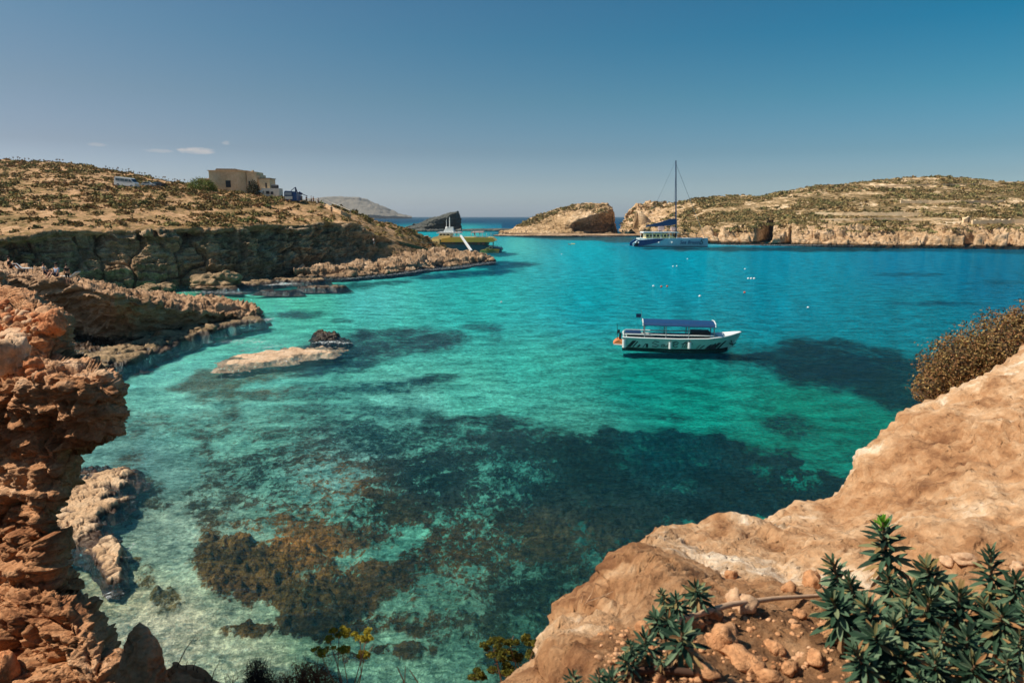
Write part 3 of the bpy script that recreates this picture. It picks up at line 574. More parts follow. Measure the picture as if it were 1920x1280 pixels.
def low_rock(name, px0, px1, pyc, hpx, mat, seed, s=.5, a=.3, nu=120, nv=40, depth=None, structure=True):
    """a low rock rising from the water, waterline at pyc at its front"""
    w0 = W((px0 + px1) / 2, pyc); wid = (px1 - px0) / FP * w0.y; hgt = hpx / FP * w0.y; dp = depth or wid * .5
    u = np.linspace(0, 2 * math.pi, nu); v = np.linspace(0, 1, nv); U, V = np.meshgrid(u, v)
    prof = np.sin(V * math.pi / 2) ** .6; rad = np.cos(V * math.pi / 2) ** .45
    ua = np.stack([np.cos(u), np.sin(u), 0 * u + seed * 1.7], 1); rad = rad * (1 + .28 * fbm(ua * 1.3, 3))[None, :]
    x = np.cos(U) * rad * wid / 2; y = np.sin(U) * rad * dp / 2; z = prof * hgt - .3 * (1 - prof)
    G = np.stack([x, y, z], -1) + (w0.x, w0.y + dp / 2, 0)
    p = G.reshape(-1, 3) + seed
    G2 = G.copy(); d = rock_disp(G, s, a, a, a * .6, a * .3, seed).reshape(nv, nu); d[:, -1] = d[:, 0]
    nrm = G - (w0.x, w0.y + dp / 2, -hgt); nrm /= np.linalg.norm(nrm, axis=-1, keepdims=True); G2 += nrm * d[..., None]
    o = sheet(name, G2, mat, flip=True); return o

# taller rock outside the frame on the left, which shades the bottom left corner
G = np.stack(np.meshgrid(np.linspace(1.2, 4.9, 90), np.linspace(6.5, 13.6, 90)), -1).reshape(90, 90, 2)
G = np.stack([-2.4 - .62 * G[..., 0] - .25 * smooth(7, 13.6, G[..., 1]) * 2, G[..., 0], G[..., 1]], -1)
cl = sheet('foreground_cliff', displace(G, rock_disp(G, 1.2, .2, .2, .05, .05)), M['near_left'], flip=True); tag(cl, kind='structure')
md = cl.modifiers.new('thick', 'SOLIDIFY'); md.thickness = 1.2; md.offset = -1

M['reef'] = rock_mat('reef_stone', [(0, (150, 116, 84)), (.5, (206, 172, 138)), (1, (230, 206, 178))], 1.4, 0.8, 0.1)
def shoal(name, bl, box, mat, hgt, s, a, nx=260, ny=200, base=-.8, blk=.3):
    """rock just breaking the surface: a height field over its outline"""
    X_, Y_ = np.meshgrid(np.linspace(box[0], box[1], nx), np.linspace(box[2], box[3], ny)); X_ = X_.ravel(); Y_ = Y_.ravel()
    t_ = -H / (-sP - (Y_ - 640) / FP * cP); x = (X_ - 960) / FP * t_; y = (cP - (Y_ - 640) / FP * sP) * t_
    p = np.stack([x, y, 0 * x + 3], 1); wn_ = fbm(p * s * .8, 4)
    m_ = blobs(X_, Y_, bl, .5, wn_)
    f1, f2, idv = worley(p * s * (1, 1, 1) + .4 * wn_[:, None])
    z = base + (hgt - base) * m_ ** .7 * (1 - blk + blk * (idv * .9 + .45)) + m_ * (-a * smooth(.16, 0, f2 - f1) + a * .35 * fbm(p * s * 2.3, 4) + a * .15 * ridged(p * s * 6, 3))
    f = grid_faces(ny, nx)[:, ::-1]; f = f[(m_[f] > .012).any(1)]
    return link(name, np_mesh(name, np.stack([x, y, z], 1), f), mat)
# ------------------------------------------------------------------ ray helper, scatter helpers
dg = bpy.context.evaluated_depsgraph_get(); dg.update()
_bvh = {}
def hit(px, py, *objs):
    """where the ground lies along a sight line"""
    o = Vector((0, 0, H)); d = (P(px, py, 10.0) - o).normalized(); best = None
    for ob in objs:
        if ob.name not in _bvh: _bvh[ob.name] = BVHTree.FromObject(ob, dg)
        loc, nn, i, ds = _bvh[ob.name].ray_cast(o, d)
        if loc is not None and (best is None or ds < best[2]): best = (loc, nn, ds)
    return best[0] if best else None
def drop(x, y, ob):
    if ob.name not in _bvh: _bvh[ob.name] = BVHTree.FromObject(ob, dg)
    loc = _bvh[ob.name].ray_cast(Vector((x, y, 200)), Vector((0, 0, -1)))[0]
    return loc.z if loc else 0.0
def cards(cent, rad, nrm, size, asp=0.6, bend=True):
    """leaf quads: centres (N,3), outward normals, size (N,)"""
    N = len(cent)
    a = nrm + rng.normal(size=(N, 3)) * .8; a /= np.linalg.norm(a, axis=1)[:, None]
    r = rng.normal(size=(N, 3)); u = np.cross(a, r); u /= np.linalg.norm(u, axis=1)[:, None] + 1e-9; v = np.cross(a, u)
    s = size[:, None]
    V = np.stack([cent - u * s - v * s * asp * .3, cent - v * s * asp, cent + u * s, cent + v * s * asp], 1).reshape(-1, 3)
    return V, np.arange(4 * N).reshape(N, 4)
def ico(sub=1):
    bm = bmesh.new(); bmesh.ops.create_icosphere(bm, subdivisions=sub, radius=1)
    v = np.array([x.co[:] for x in bm.verts]); f = np.array([[x.index for x in q.verts] for q in bm.faces]); bm.free(); return v, f
def scrub(name, pts, rads, L, mat, leaf=.34, squash=.62):
    """low bushes: each a rounded clump of small leaves; all of them one uncountable cover"""
    N = len(pts); d = rng.normal(size=(N, L, 3)); d[..., 2] = np.abs(d[..., 2]) * .9 + .05; d /= np.linalg.norm(d, axis=-1, keepdims=True)
    rr = rads[:, None, None] * (.45 + .65 * rng.random((N, L, 1)) ** .6); lob = 1 + .3 * np.sin(d[..., :1] * 5 + rng.random((N, 1, 1)) * 6) * np.cos(d[..., 1:2] * 4)
    c = pts[:, None] + d * rr * lob * (1, 1, squash)
    V, F = cards(c.reshape(-1, 3), None, d.reshape(-1, 3), (np.repeat(rads, L) * leaf * (.6 + .8 * rng.random(N * L))))
    me = np_mesh(name, V, F); o = link(name, me, mat)
    attr(me, 'bush', np.repeat(rng.random(N), L * 4)); return o
def scrub_mat(name, cols):
    t = NT(name); g = t.n('ShaderNodeNewGeometry'); b = at(t, 'bush', 'Fac')
    col = t.ramp(b, [(p, L4(q)) for p, q in cols]); v = t.rng(g.outputs['Random Per Island'], 0, 1, .65, 1.35, False)
    c = t.n('ShaderNodeCombineColor'); [t.l(v, c.inputs[i]) for i in range(3)]
    return t.done(t.bsdf(t.mix(1.0, col, c.outputs[0], 'MULTIPLY'), .85, None, 0, .15).outputs[0])
M['scrub'] = scrub_mat('garrigue_scrub', [(0, (88, 80, 44)), (.2, (122, 106, 60)), (.4, (148, 112, 70)), (.6, (106, 108, 60)), (.8, (156, 138, 86)), (1, (134, 94, 64))])
M['scrub2'] = scrub_mat('far_scrub', [(0, (104, 98, 60)), (.3, (134, 118, 74)), (.55, (156, 128, 84)), (.8, (112, 112, 68)), (1, (168, 140, 96))])
# left hillside cover
p = headland_G.reshape(-1, 3); px_, py_ = proj(p); steepv = steep
e_x = np.array([c[0] for c in edge_c]); e_y = np.array([c[1] for c in edge_c]); ey = np.interp(px_, e_x, e_y)
ok = (steepv < .45) & (px_ > -240) & (px_ < 835) & (py_ < ey - 1.5) & (p[:, 1] > 92) & (p[:, 2] > 1.5)
dens = (.22 + smooth(-.4, .3, fbm(p * .09, 3) + .35 * fbm(p * .4, 2))) * np.clip((ey - py_) / 40, .35, 1) * np.where(px_ > 560, .45, 1)
# bare paths
for (ax, ay, bx_, by_, wd_) in ((45, 345, 52, 400, 5), (52, 400, 20, 425, 6), (190, 385, 210, 400, 7), (100, 412, 330, 404, 5), (330, 404, 560, 385, 4), (560, 385, 640, 402, 5), (0, 432, 110, 415, 5)):
    tt = np.clip(((px_ - ax) * (bx_ - ax) + (py_ - ay) * (by_ - ay)) / ((bx_ - ax) ** 2 + (by_ - ay) ** 2), 0, 1)
    dd_ = np.hypot(px_ - ax - tt * (bx_ - ax), (py_ - ay - tt * (by_ - ay)) * 1.3); dens = dens * smooth(wd_ * .5, wd_ * 1.6, dd_)
idx = np.where(ok)[0]; idx = rng.choice(idx, 8000, p=dens[idx] / dens[idx].sum())
pts = p[idx] + rng.normal(size=(8000, 3)) * (.4, 1.0, 0); rd = .2 + .8 * rng.random(8000) ** 3
tag(scrub('hillside_scrub', pts, rd, 32, M['scrub']), kind='stuff')
# right hill cover
p = rh_G.reshape(-1, 3); px_, py_ = proj(p)
ok = (py_ < 436) & (px_ < 2100) & (p[:, 2] > 3)
pn = p * (1, 1, 3.5)
dens = smooth(-.28, .25, fbm(pn * .035, 4) + .3 * fbm(pn * .14, 2)) * (1 - .82 * shore) + .03
for (ax, ay, bx_, by_, wd_) in ((1525, 402, 1725, 403, 5), (1535, 413, 1800, 412, 3), (1820, 417, 1960, 416, 5), (1685, 378, 1900, 379, 4), (1620, 350, 1850, 347, 2.5), (1480, 365, 1560, 358, 3)):
    dd_ = np.abs(py_ - np.interp(px_, [ax, bx_], [ay, by_])) + 50 * ((px_ < ax) | (px_ > bx_)); dens = dens * smooth(wd_ * .3, wd_, dd_)
idx = np.where(ok)[0]; idx = rng.choice(idx, 8000, p=dens[idx] / dens[idx].sum())
pts = p[idx] + rng.normal(size=(8000, 3)) * (.8, 2, 0); rd = .5 + 1.7 * rng.random(8000) ** 3
tag(scrub('far_hillside_scrub', pts, rd, 26, M['scrub2'], .36, .5), kind='stuff')
# small island cover
p = isl_G.reshape(-1, 3); px_, py_ = proj(p); sk_y = np.interp(px_, [935, 985, 1010, 1050, 1080, 1110, 1148], [438, 416, 404, 391, 384, 381, 391])
dens = smooth(22, 3, py_ - sk_y) * (px_ > 965) * (px_ < 1135) * smooth(-.3, .2, fbm(p * .06, 3)) * (p[:, 2] > 4) * (p[:, 1] < 496) + 1e-9
idx = rng.choice(len(p), 700, p=dens / dens.sum())
tag(scrub('island_scrub', p[idx] + rng.normal(size=(700, 3)) * (.8, 1, 0), .6 + 1.2 * rng.random(700) ** 2, 22, M['scrub2'], .36, .5), kind='stuff')
# ------------------------------------------------------------------ boulders and stones
def stone_mesh(name, seed, sub=4, ang=1.0, amp=.22):
    v, f = ico(sub); q = v + seed * 3.7
    d = amp * fbm(q * .9, 3) * 1.4; f1, f2, idv = worley(q * 1.3); d = d + amp * ang * ((idv - .5) * 1.3 - .5 * smooth(.12, 0, f2 - f1)) + (.05 + .2 * amp) * ridged(q * 2.6, 4)
    v = v * (1 + d[:, None]); return np_mesh(name, v, f)
def stone(name, label, cat, loc, size, mat, seed, rz=0.0, sub=4, group=None, amp=.22, sink=.25):
    me = stone_mesh(name, seed, sub, amp=amp); co = np.empty(len(me.vertices) * 3, np.float32); me.vertices.foreach_get('co', co)
    co = co.reshape(-1, 3) * np.array(size); co[:, 2] += size[2] * (1 - 2 * sink); me.vertices.foreach_set('co', co.ravel()); me.update()
    o = link(name, me, mat); o.location = loc; o.rotation_euler = (0, 0, rz); tag(o, label, cat, group); return o
M['bould'] = rock_mat('sea_boulder_stone', [(0, (70, 60, 44)), (.4, (140, 116, 84)), (.7, (186, 154, 116)), (1, (214, 186, 150))], 1.1, 0.9, .12, wet=(.5, (84, 76, 60)))
M['stone_l'] = rock_mat('loose_red_stone', [(0, (140, 78, 44)), (.4, (196, 124, 78)), (.7, (218, 160, 114)), (1, (232, 196, 160))], 4, 0.7, .03)
M['stone_p'] = rock_mat('pale_stone', [(0, (168, 120, 84)), (.5, (214, 174, 136)), (1, (236, 210, 182))], 4, 0.7, .03)
M['stone_o'] = rock_mat('ochre_stone', [(0, (150, 92, 54)), (.5, (206, 150, 104)), (1, (228, 188, 150))], 7, 0.7, .02)
w0 = W(405, 538); stone('sea_boulder', 'large rounded boulder standing in the shallows under the shaded cliff', 'boulder', w0, (3.2, 2.4, 1.7), M['bould'], 1.3, sub=5, amp=.34)
w0 = W(292, 548); stone('sea_boulder', 'low dark boulder at the cliff foot, left of the large rounded one', 'boulder', w0, (2.3, 1.6, 1.0), M['bould'], 2.9, sub=5, amp=.34)
w0 = W(388, 541); stone('sea_boulder', 'flat orange slab lying in front of the large rounded boulder', 'boulder', w0, (2.2, 1.2, .4), M['shore'], 4.2, amp=.34)
o = low_rock('rock_reef', 932, 1240, 442.5, 3.2, M['shore'], 41, .25, .4, nu=300, depth=20); tag(o, kind='structure')
o = low_rock('rock_reef', 868, 990, 432.5, 3.2, M['darkrock'], 43, .2, .6, nu=200, depth=20); tag(o, kind='structure')
# sunlit ledge below the near left rock
for nm_, bl, box, mt_, hh, sc_2, aa in (
    ('rock_reef', [(525,664,86,9,-6,1),(470,676,60,7,-6,.85),(602,657,22,4,0,.75)], (380,700,640,705), M['reef'], .1, .9, .05),
    ('rock_reef', [(612,630,22,9,0,1.0),(596,636,12,5,0,.8),(640,634,14,4,0,.6)], (570,680,612,650), M['bould'], .22, 1.6, .1),
    ('shore_ledge', [(196,902,54,24,-6,1),(160,935,66,34,0,1),(140,980,58,34,0,.9),(208,1040,28,38,10,.95),(150,1010,50,26,0,.7),(212,1078,24,20,0,.8),(110,1110,40,30,0,.7)], (-60,300,850,1160), M['pink_shore'], .24, 1.5, .08),
    ('rock_shelf', [(160,686,60,20,-8,1),(230,668,60,18,-14,1),(300,644,50,15,-18,1),(355,628,46,10,-16,.9),(420,610,50,7,-10,.9),(470,603,26,4,-5,.9),(100,690,60,30,0,1)], (40,520,585,735), M['bould'], .5, .8, .16),
    ('rock_reef', [(470,533,50,3,-4,1),(560,526,50,2.6,0,.9),(430,541,24,2,0,.8),(600,539,50,1.5,0,.8),(520,545,40,1.5,0,.6)], (380,680,515,552), M['bould'], .45, .5, .16)):
    tag(shoal(nm_, bl, box, mt_, hh, sc_2, aa, base=(-.7 if mt_ is M['bould'] else -.35), blk=(.3 if mt_ is M['bould'] else .2)), kind='structure')
# small dark broken rocks along the mid ledge
mids = []
for i in range(24):
    x = 140 + 330 * (i + .5) / 24 + random.uniform(-6, 6); y = float(np.interp(x, [130, 200, 260, 330, 420, 480], [690, 680, 664, 640, 612, 602])) + random.uniform(-12, 3)
    w0 = W(x, y); s = random.uniform(.3, .85)
    o = stone('shore_rock', 'small dark wet rock at the waterline under the layered shelf', 'rock', w0, (s * 1.2, s * .8, s * .5), M['bould'], 60 + i, random.uniform(0, 6), 3, 'dark rocks along the shelf waterline', .55)
# boulders on the near left rock
def stone_at(px, py, wpx, hpx, obj, name, label, cat, mat, seed, group=None, sub=4, rz=0, amp=.22, dpt=.8, fallbackY=7.5):
    h = hit(px, py + hpx * .35, obj); h = h or P(px, py, fallbackY); k = h.y / FP
    return stone(name, label, cat, h, (wpx * k / 2, wpx * k / 2 * dpt, hpx * k / 2 * 1.1), mat, seed, rz, sub, group, amp)
stone_at(100, 602, 46, 44, nearl, 'boulder', 'rounded orange boulder capping the right end of the upper left rock pile', 'boulder', M['stone_l'], 5.1)
stone_at(28, 668, 66, 72, nearl, 'boulder', 'pale pointed boulder on the left rock, above the small stones', 'boulder', M['stone_p'], 6.3, amp=.3)
stone_at(62, 682, 38, 26, nearl, 'boulder', 'pinkish oval boulder right of the pale pointed one', 'boulder', M['stone_l'], 7.7)
stone_at(30, 632, 76, 30, nearl, 'boulder', 'flat pale slab of rock below the rubble on the left rock', 'boulder', M['stone_p'], 8.2)
stone_at(194, 703, 36, 22, nearl, 'boulder', 'pale rounded stone on top of the jutting left outcrop', 'boulder', M['stone_p'], 9.4)
stone_at(12, 1250, 60, 90, nearl, 'boulder', 'smooth red boulder in the bottom left corner', 'boulder', M['stone_l'], 10.4, amp=.12, fallbackY=3.4)
for i in range(46):
    x = random.uniform(-10, 108); y0 = float(np.interp(x, [0, 60, 110], [556, 584, 612])); y = random.uniform(y0, 622)
    stone_at(x, y, random.uniform(8, 22), random.uniform(7, 15), nearl, 'rubble_stone', 'loose orange stone in the rubble heap on the upper left rock', 'stone', random.choice([M['stone_l'], M['stone_l'], M['stone_p']]), 100 + i, 'rubble on the upper left rock', 2, random.uniform(0, 6))
for i in range(16):
    x = random.uniform(8, 78); y = random.uniform(690, 706) + (abs(x - 40) * .1)
    stone_at(x, y, random.uniform(9, 16), random.uniform(8, 12), nearl, 'rubble_stone', 'small rounded stone on the shelf under the pale pointed boulder', 'stone', M['stone_l'], 160 + i, 'small stones under the pointed boulder', 2, random.uniform(0, 6))
# ------------------------------------------------------------------ rock lip below the frame, rock pillar
LP = [(150,1300),(215,1292),(262,1285),(302,1268),(330,1244),(352,1250),(382,1262),(408,1285),(440,1310),(540,1322),(700,1326),(850,1322),(930,1318),(1010,1318),(1080,1330)]
rows = [[(x, y + 200, 4.2) for x, y in LP], [(x, y + 30, 3.9) for x, y in LP], [(x, y, 3.6) for x, y in LP], [(x, y + 60, 3.3) for x, y in LP], [(x, y + 220, 2.5) for x, y in LP]]
G = loft(rows, 300, 90, w=[1.2, .3, .5, 1])
lip = sheet('rock_lip', displace(G, rock_disp(G, 3, .03, .05, .02, 0, 5)), M['near_left']); tag(lip, kind='structure')
PE = [(1166,262,262),(1176,246,280),(1200,236,294),(1225,226,305),(1260,218,313),(1300,205,322),(1380,190,335),(1460,180,345)]
nu_, nv_ = 150, 170
py_k = np.linspace(1165, 1460, nv_); xl = np.interp(py_k, [a[0] for a in PE], [a[1] for a in PE]); xr = np.interp(py_k, [a[0] for a in PE], [a[2] for a in PE])
U = np.linspace(0, 2 * np.pi, nu_); cx = (xl + xr) / 2; rx = (xr - xl) / 2 + .5
PXp = cx[:, None] - rx[:, None] * np.cos(U)[None]; Yp = np.interp(py_k, [1165, 1460], [3.3, 3.0])[:, None] - (rx[:, None] * 3.2 / FP * 1.1) * np.sin(U)[None]
G = P(PXp.ravel(), np.repeat(py_k, nu_), Yp.ravel()).reshape(nv_, nu_, 3)
d = rock_disp(G, 6, .02, .03, .016, 0, 2.0).reshape(nv_, nu_); d[:, -1] = d[:, 0]; d *= smooth(0, 8, np.arange(nv_))[:, None]
cen = G.mean(1, keepdims=True); nn = G - cen; nn /= np.linalg.norm(nn, axis=-1, keepdims=True) + 1e-9
pil = sheet('rock_pillar', G + nn * d[..., None], M['near_left'], flip=False)
tag(pil, 'upright brown rock pillar with a rounded point at the bottom left edge', 'rock')
# ------------------------------------------------------------------ stones on the right slope
big = [(1205,1175,36,30),(1355,1190,70,52),(1385,1225,80,34),(1340,1145,40,30),(1395,1130,52,36),(1375,1120,40,40),(1520,1085,42,36),(1300,1165,42,26),(1290,1222,34,28),(1225,1215,30,26),(1480,1100,34,22),(1450,1210,44,26),(1415,1245,56,30),(1500,1150,30,18),(1320,1255,60,22),(1560,1175,66,34),(1810,1045,46,22),(1775,1050,30,18),(1905,1060,30,22),(1440,1265,50,26),(1230,1265,40,26),(1370,1075,26,16),(1480,1250,40,22),(1530,1230,46,24)]
desc = ['small round pebble near the ochre edge above the left spurge', 'big knobbly ochre stone just under the dry stick', 'long flat ochre stone below the knobbly one', 'square ochre stone against the upper side of the stick', 'broad pale stone resting above the middle of the stick', 'tall ochre stone behind the broad pale one', 'pinkish stone left of the big spurge clump', 'round stone between stick and small spurge', 'small reddish stone under the left end of the stick', 'small ochre stone left of the reddish one', 'ochre stone on the rim of the rubble patch', 'flat stone in the middle of the rubble', 'wide ochre stone in the lower rubble', 'thin flat stone under the right half of the stick', 'long slab at the bottom edge of the rubble', 'smooth pinkish stone under the big spurge', 'pale cream stone behind the big spurge at right', 'small cream stone beside the pale one behind the spurge', 'cream stone at the right picture edge', 'angular stone at the bottom centre of the rubble', 'reddish stone at the bottom by the left spurges', 'little stone lying on bare rock above the rubble', 'small angular stone near the bottom edge', 'dull stone between rubble and lower spurge leaves']
for i, ((x, y, a_, b_), ds) in enumerate(zip(big, desc)):
    stone_at(x, y, a_, b_, slope, 'stone', ds, 'stone', M['stone_p'] if 'cream' in ds or 'pale' in ds else M['stone_o'], 200 + i, rz=random.uniform(0, 6), sub=3, amp=.26)
# fine rubble: too many to count
V, F, n0 = [], [], 0
iv, if_ = ico(2)
for i in range(900):
    x = random.uniform(1120, 1930); y = random.uniform(1100, 1330)
    if y < 1180 - (x - 1100) * .12 or random.random() < (0.35 if x > 1600 else 0): continue
    h = hit(x, y, slope)
    if h is None: continue
    s = random.choice((.5, .7, 1, 1.5)) * .009 * (h.y / 2.0) ** .5; d = 1 + .5 * fbm(iv * .9 + i * 3.3, 2)
    V.append(iv * d[:, None] * (s * random.uniform(.8, 1.4), s, s * .7) + np.array(h[:])); F.append(if_ + n0); n0 += len(iv)
tag(link('gravel', np_mesh('gravel', np.concatenate(V), np.concatenate(F)), M['stone_o'], smooth_=True), kind='stuff')
# ------------------------------------------------------------------ foreground plants
def tube(pts, r0, r1, k=6):
    pts = [Vector(p) for p in pts]; V, F = [], []
    for i, p_ in enumerate(pts):
        d = (pts[min(i + 1, len(pts) - 1)] - pts[max(i - 1, 0)]).normalized(); u = d.orthogonal().normalized(); w_ = d.cross(u)
        r = r0 + (r1 - r0) * i / (len(pts) - 1)
        V += [p_ + (u * math.cos(a) + w_ * math.sin(a)) * r for a in [2 * math.pi * j / k for j in range(k)]]
    for i in range(len(pts) - 1):
        F += [[i * k + j, i * k + (j + 1) % k, (i + 1) * k + (j + 1) % k, (i + 1) * k + j] for j in range(k)]
    return [v[:] for v in V], F
class MB:
    def __init__(s): s.v, s.f = [], []
    def add(s, V, F): n = len(s.v); s.v += [tuple(v) for v in V]; s.f += [[i + n for i in f] for f in F]; return s
    def tube(s, pts, r0, r1=None, k=6): return s.add(*tube(pts, r0, r0 if r1 is None else r1, k))
    def box(s, c, d, rz=0.0, tap=(1, 1)):
        V = []
        for z in (-1, 1):
            for x, y in ((-1, -1), (1, -1), (1, 1), (-1, 1)):
                k = tap if z > 0 else (1, 1); a, b = x * d[0] / 2 * k[0], y * d[1] / 2 * k[1]
                V.append((c[0] + a * math.cos(rz) - b * math.sin(rz), c[1] + a * math.sin(rz) + b * math.cos(rz), c[2] + z * d[2] / 2))
        return s.add(V, [[0, 3, 2, 1], [4, 5, 6, 7], [0, 1, 5, 4], [1, 2, 6, 5], [2, 3, 7, 6], [3, 0, 4, 7]])
    def prism(s, poly, y0, y1, axis='y'):
        """extrude an (a,b) outline in the x-z plane between y0 and y1"""
        n = len(poly); V = [(a, y0, b) for a, b in poly] + [(a, y1, b) for a, b in poly]
        if axis == 'z': V = [(a, b, y0) for a, b in poly] + [(a, b, y1) for a, b in poly]
        return s.add(V, [list(range(n)), list(range(2 * n - 1, n - 1, -1))] + [[i, i + n, (i + 1) % n + n, (i + 1) % n] for i in range(n)])
    def ball(s, c, r, sub=2):
        v, f = ico(sub); return s.add(v * (np.array(r) if not np.isscalar(r) else r) + np.array(c), f.tolist())
    def build(s, name, mat, parent=None, sm=False, bev=0.0):
        me = bpy.data.meshes.new(name); me.from_pydata(s.v, [], s.f); me.update()
        bm = bmesh.new(); bm.from_mesh(me); bmesh.ops.recalc_face_normals(bm, faces=bm.faces)
        if bev: bmesh.ops.bevel(bm, geom=[e for e in bm.edges if len(e.link_faces) == 2 and e.calc_face_angle(0) > .6], offset=bev, segments=2, affect='EDGES', clamp_overlap=True)
        bm.to_mesh(me); bm.free(); return link(name, me, mat, parent, sm)
def leaf(mb, base, dirv, up, L, w, droop=.25):
    d = dirv.normalized(); s = d.cross(up).normalized() if abs(d.dot(up)) < .98 else Vector((1, 0, 0)); n = s.cross(d)
    V = []; prof = ((0, .25), (.3, .85), (.62, 1), (.86, .62), (1, .04))
    for t_, ww in prof:
        c = base + d * L * t_ - Vector((0, 0, 1)) * droop * L * t_ * t_
        V += [c - s * w * ww + n * w * .35 * ww, c, c + s * w * ww + n * w * .35 * ww]
    F = []
    for i in range(len(prof) - 1):
        for j in (0, 1): F.append([i * 3 + j, i * 3 + j + 1, i * 3 + j + 4, i * 3 + j + 3])
    mb.add(V, F)
M['spurge'] = leaf_mat('spurge_leaf', [(0, (22, 40, 30)), (.3, (38, 64, 46)), (.5, (60, 86, 62)), (.68, (88, 112, 86)), (.8, (116, 134, 102)), (.88, (140, 128, 80)), (1, (158, 112, 72))], .68, .1)
M['spurge_tip'] = leaf_mat('spurge_fresh_leaf', [(0, (70, 124, 34)), (1, (124, 172, 54))], .5, .2)
M['dryleaf'] = leaf_mat('dry_leaf', [(0, (150, 112, 72)), (.6, (196, 160, 118)), (1, (132, 92, 58))], .8, .1)
M['stem'] = plain('plant_stem', (140, 104, 78), .8); M['dstem'] = plain('dark_stem', (74, 50, 36), .9)
def shoot(lv, st, dry, base, tip, L, n, w=.105, droop=.25, lo=.15, tipmb=None):
    ax = tip - base; mid = base + ax * .5 + Vector((random.uniform(-.1, .1), random.uniform(-.1, .1), 0)) * ax.length
    P_ = [base, base.lerp(mid, .5) * .5 + (base + ax * .25) * .5, mid, mid.lerp(tip, .5), tip]
    st.tube(P_, L * .085, L * .05, 6)
    for i in range(n):
        f = lo + (1 - lo) * (i / n) ** .8; k = f * 4; j = min(int(k), 3); c = P_[j].lerp(P_[j + 1], k - j); a = (P_[j + 1] - P_[j]).normalized()
        o = a.orthogonal(); o = Matrix.Rotation(i * 2.39996, 3, a) @ o; r = (i / n)
        el = R(-20 + 95 * r ** 1.6 + random.uniform(-9, 9)); d = o * math.cos(el) + a * math.sin(el)
        ll = L * (.55 + .5 * math.sin(math.pi * min(1, .25 + r * .75))) * random.uniform(.8, 1.1)
        tgt = dry if (r < .3 and dry is not None) else (tipmb if (tipmb is not None and r > .84) else lv)
        leaf(tgt, c, d, a, ll * (.75 if tgt is tipmb else 1), ll * w, droop * (1 - r) + (.5 if tgt is dry else 0))
def spurge(label, shoots, Lpx, obj=slope, tip_fresh=None, n=54, lift=1.0):
    b0 = hit(shoots[0][0], shoots[0][1] + 30, obj); root = empty('spurge_plant', b0); tag(root, label, 'plant', 'spurge plants on the right rock')
    lv, dr, tp = MB(), MB(), MB()
    for i, (x, y, bx_, by_) in enumerate(shoots):
        st = MB()
        hb = hit(bx_, by_, obj) or b0; ht = hit(x, y, obj) or hb
        Yt = hb.y * .97; tip = P(x, y, Yt); base = hb - Vector((0, 0, .01))
        L = Lpx * Yt / FP * random.uniform(.62, 1.25)
        shoot(lv, st, dr, base - b0, tip - b0, L, n, tipmb=tp if i == tip_fresh else None); st.build('stem', M['stem'], root)
    lv.build('leaves', M['spurge'], root); dr.build('dry_leaves', M['dryleaf'], root)
    if tp.v: tp.build('fresh_tip', M['spurge_tip'], root)
spurge('big dark spurge clump with many leafy shoots at the lower right corner', [(1655,976,1690,1130),(1562,1125,1600,1215),(1622,1130,1660,1240),(1665,1078,1700,1180),(1738,1062,1750,1190),(1560,1052,1600,1150),(1700,1140,1710,1250),(1640,1190,1680,1290),(1770,1175,1770,1290),(1720,1262,1740,1330),(1800,1110,1780,1230),(1590,1085,1620,1190),(1690,1225,1700,1300),(1600,1215,1650,1300),(1745,1120,1730,1230),(1815,1190,1800,1290),(1755,1235,1760,1320),(1675,1165,1690,1260),(1830,1245,1820,1320),(1710,1100,1720,1200)], 52, tip_fresh=0, n=84)
spurge('spurge with drooping brown lower leaves at the right picture edge', [(1858,1032,1850,1160),(1905,1085,1880,1190),(1845,1130,1850,1230),(1915,1190,1900,1280),(1880,1150,1870,1250),(1890,1235,1890,1310),(1925,1130,1915,1230)], 50, n=76)
spurge('pair of small spurge rosettes on the bare ochre rock', [(1240,1108,1248,1150),(1268,1122,1265,1160),(1305,1100,1305,1150)], 32, n=60)
spurge('small spurge at the left end of the dry stick', [(1255,1160,1262,1185),(1228,1158,1240,1180)], 34, n=36)
spurge('wilted star-shaped spurge below the left end of the stick', [(1280,1185,1280,1235)], 52, n=40)
spurge('blue-green spurge tuft near the bottom left of the rubble', [(1180,1205,1195,1250),(1210,1195,1215,1240),(1168,1235,1185,1262)], 38, n=46)
spurge('tiny spurge sprig between the tuft and the wilted one', [(1243,1232,1245,1255)], 24, n=30)
spurge('spurge tips just showing at the bottom picture edge', [(1075,1262,1090,1310),(1125,1260,1130,1310),(1145,1268,1150,1320)], 36, n=40)
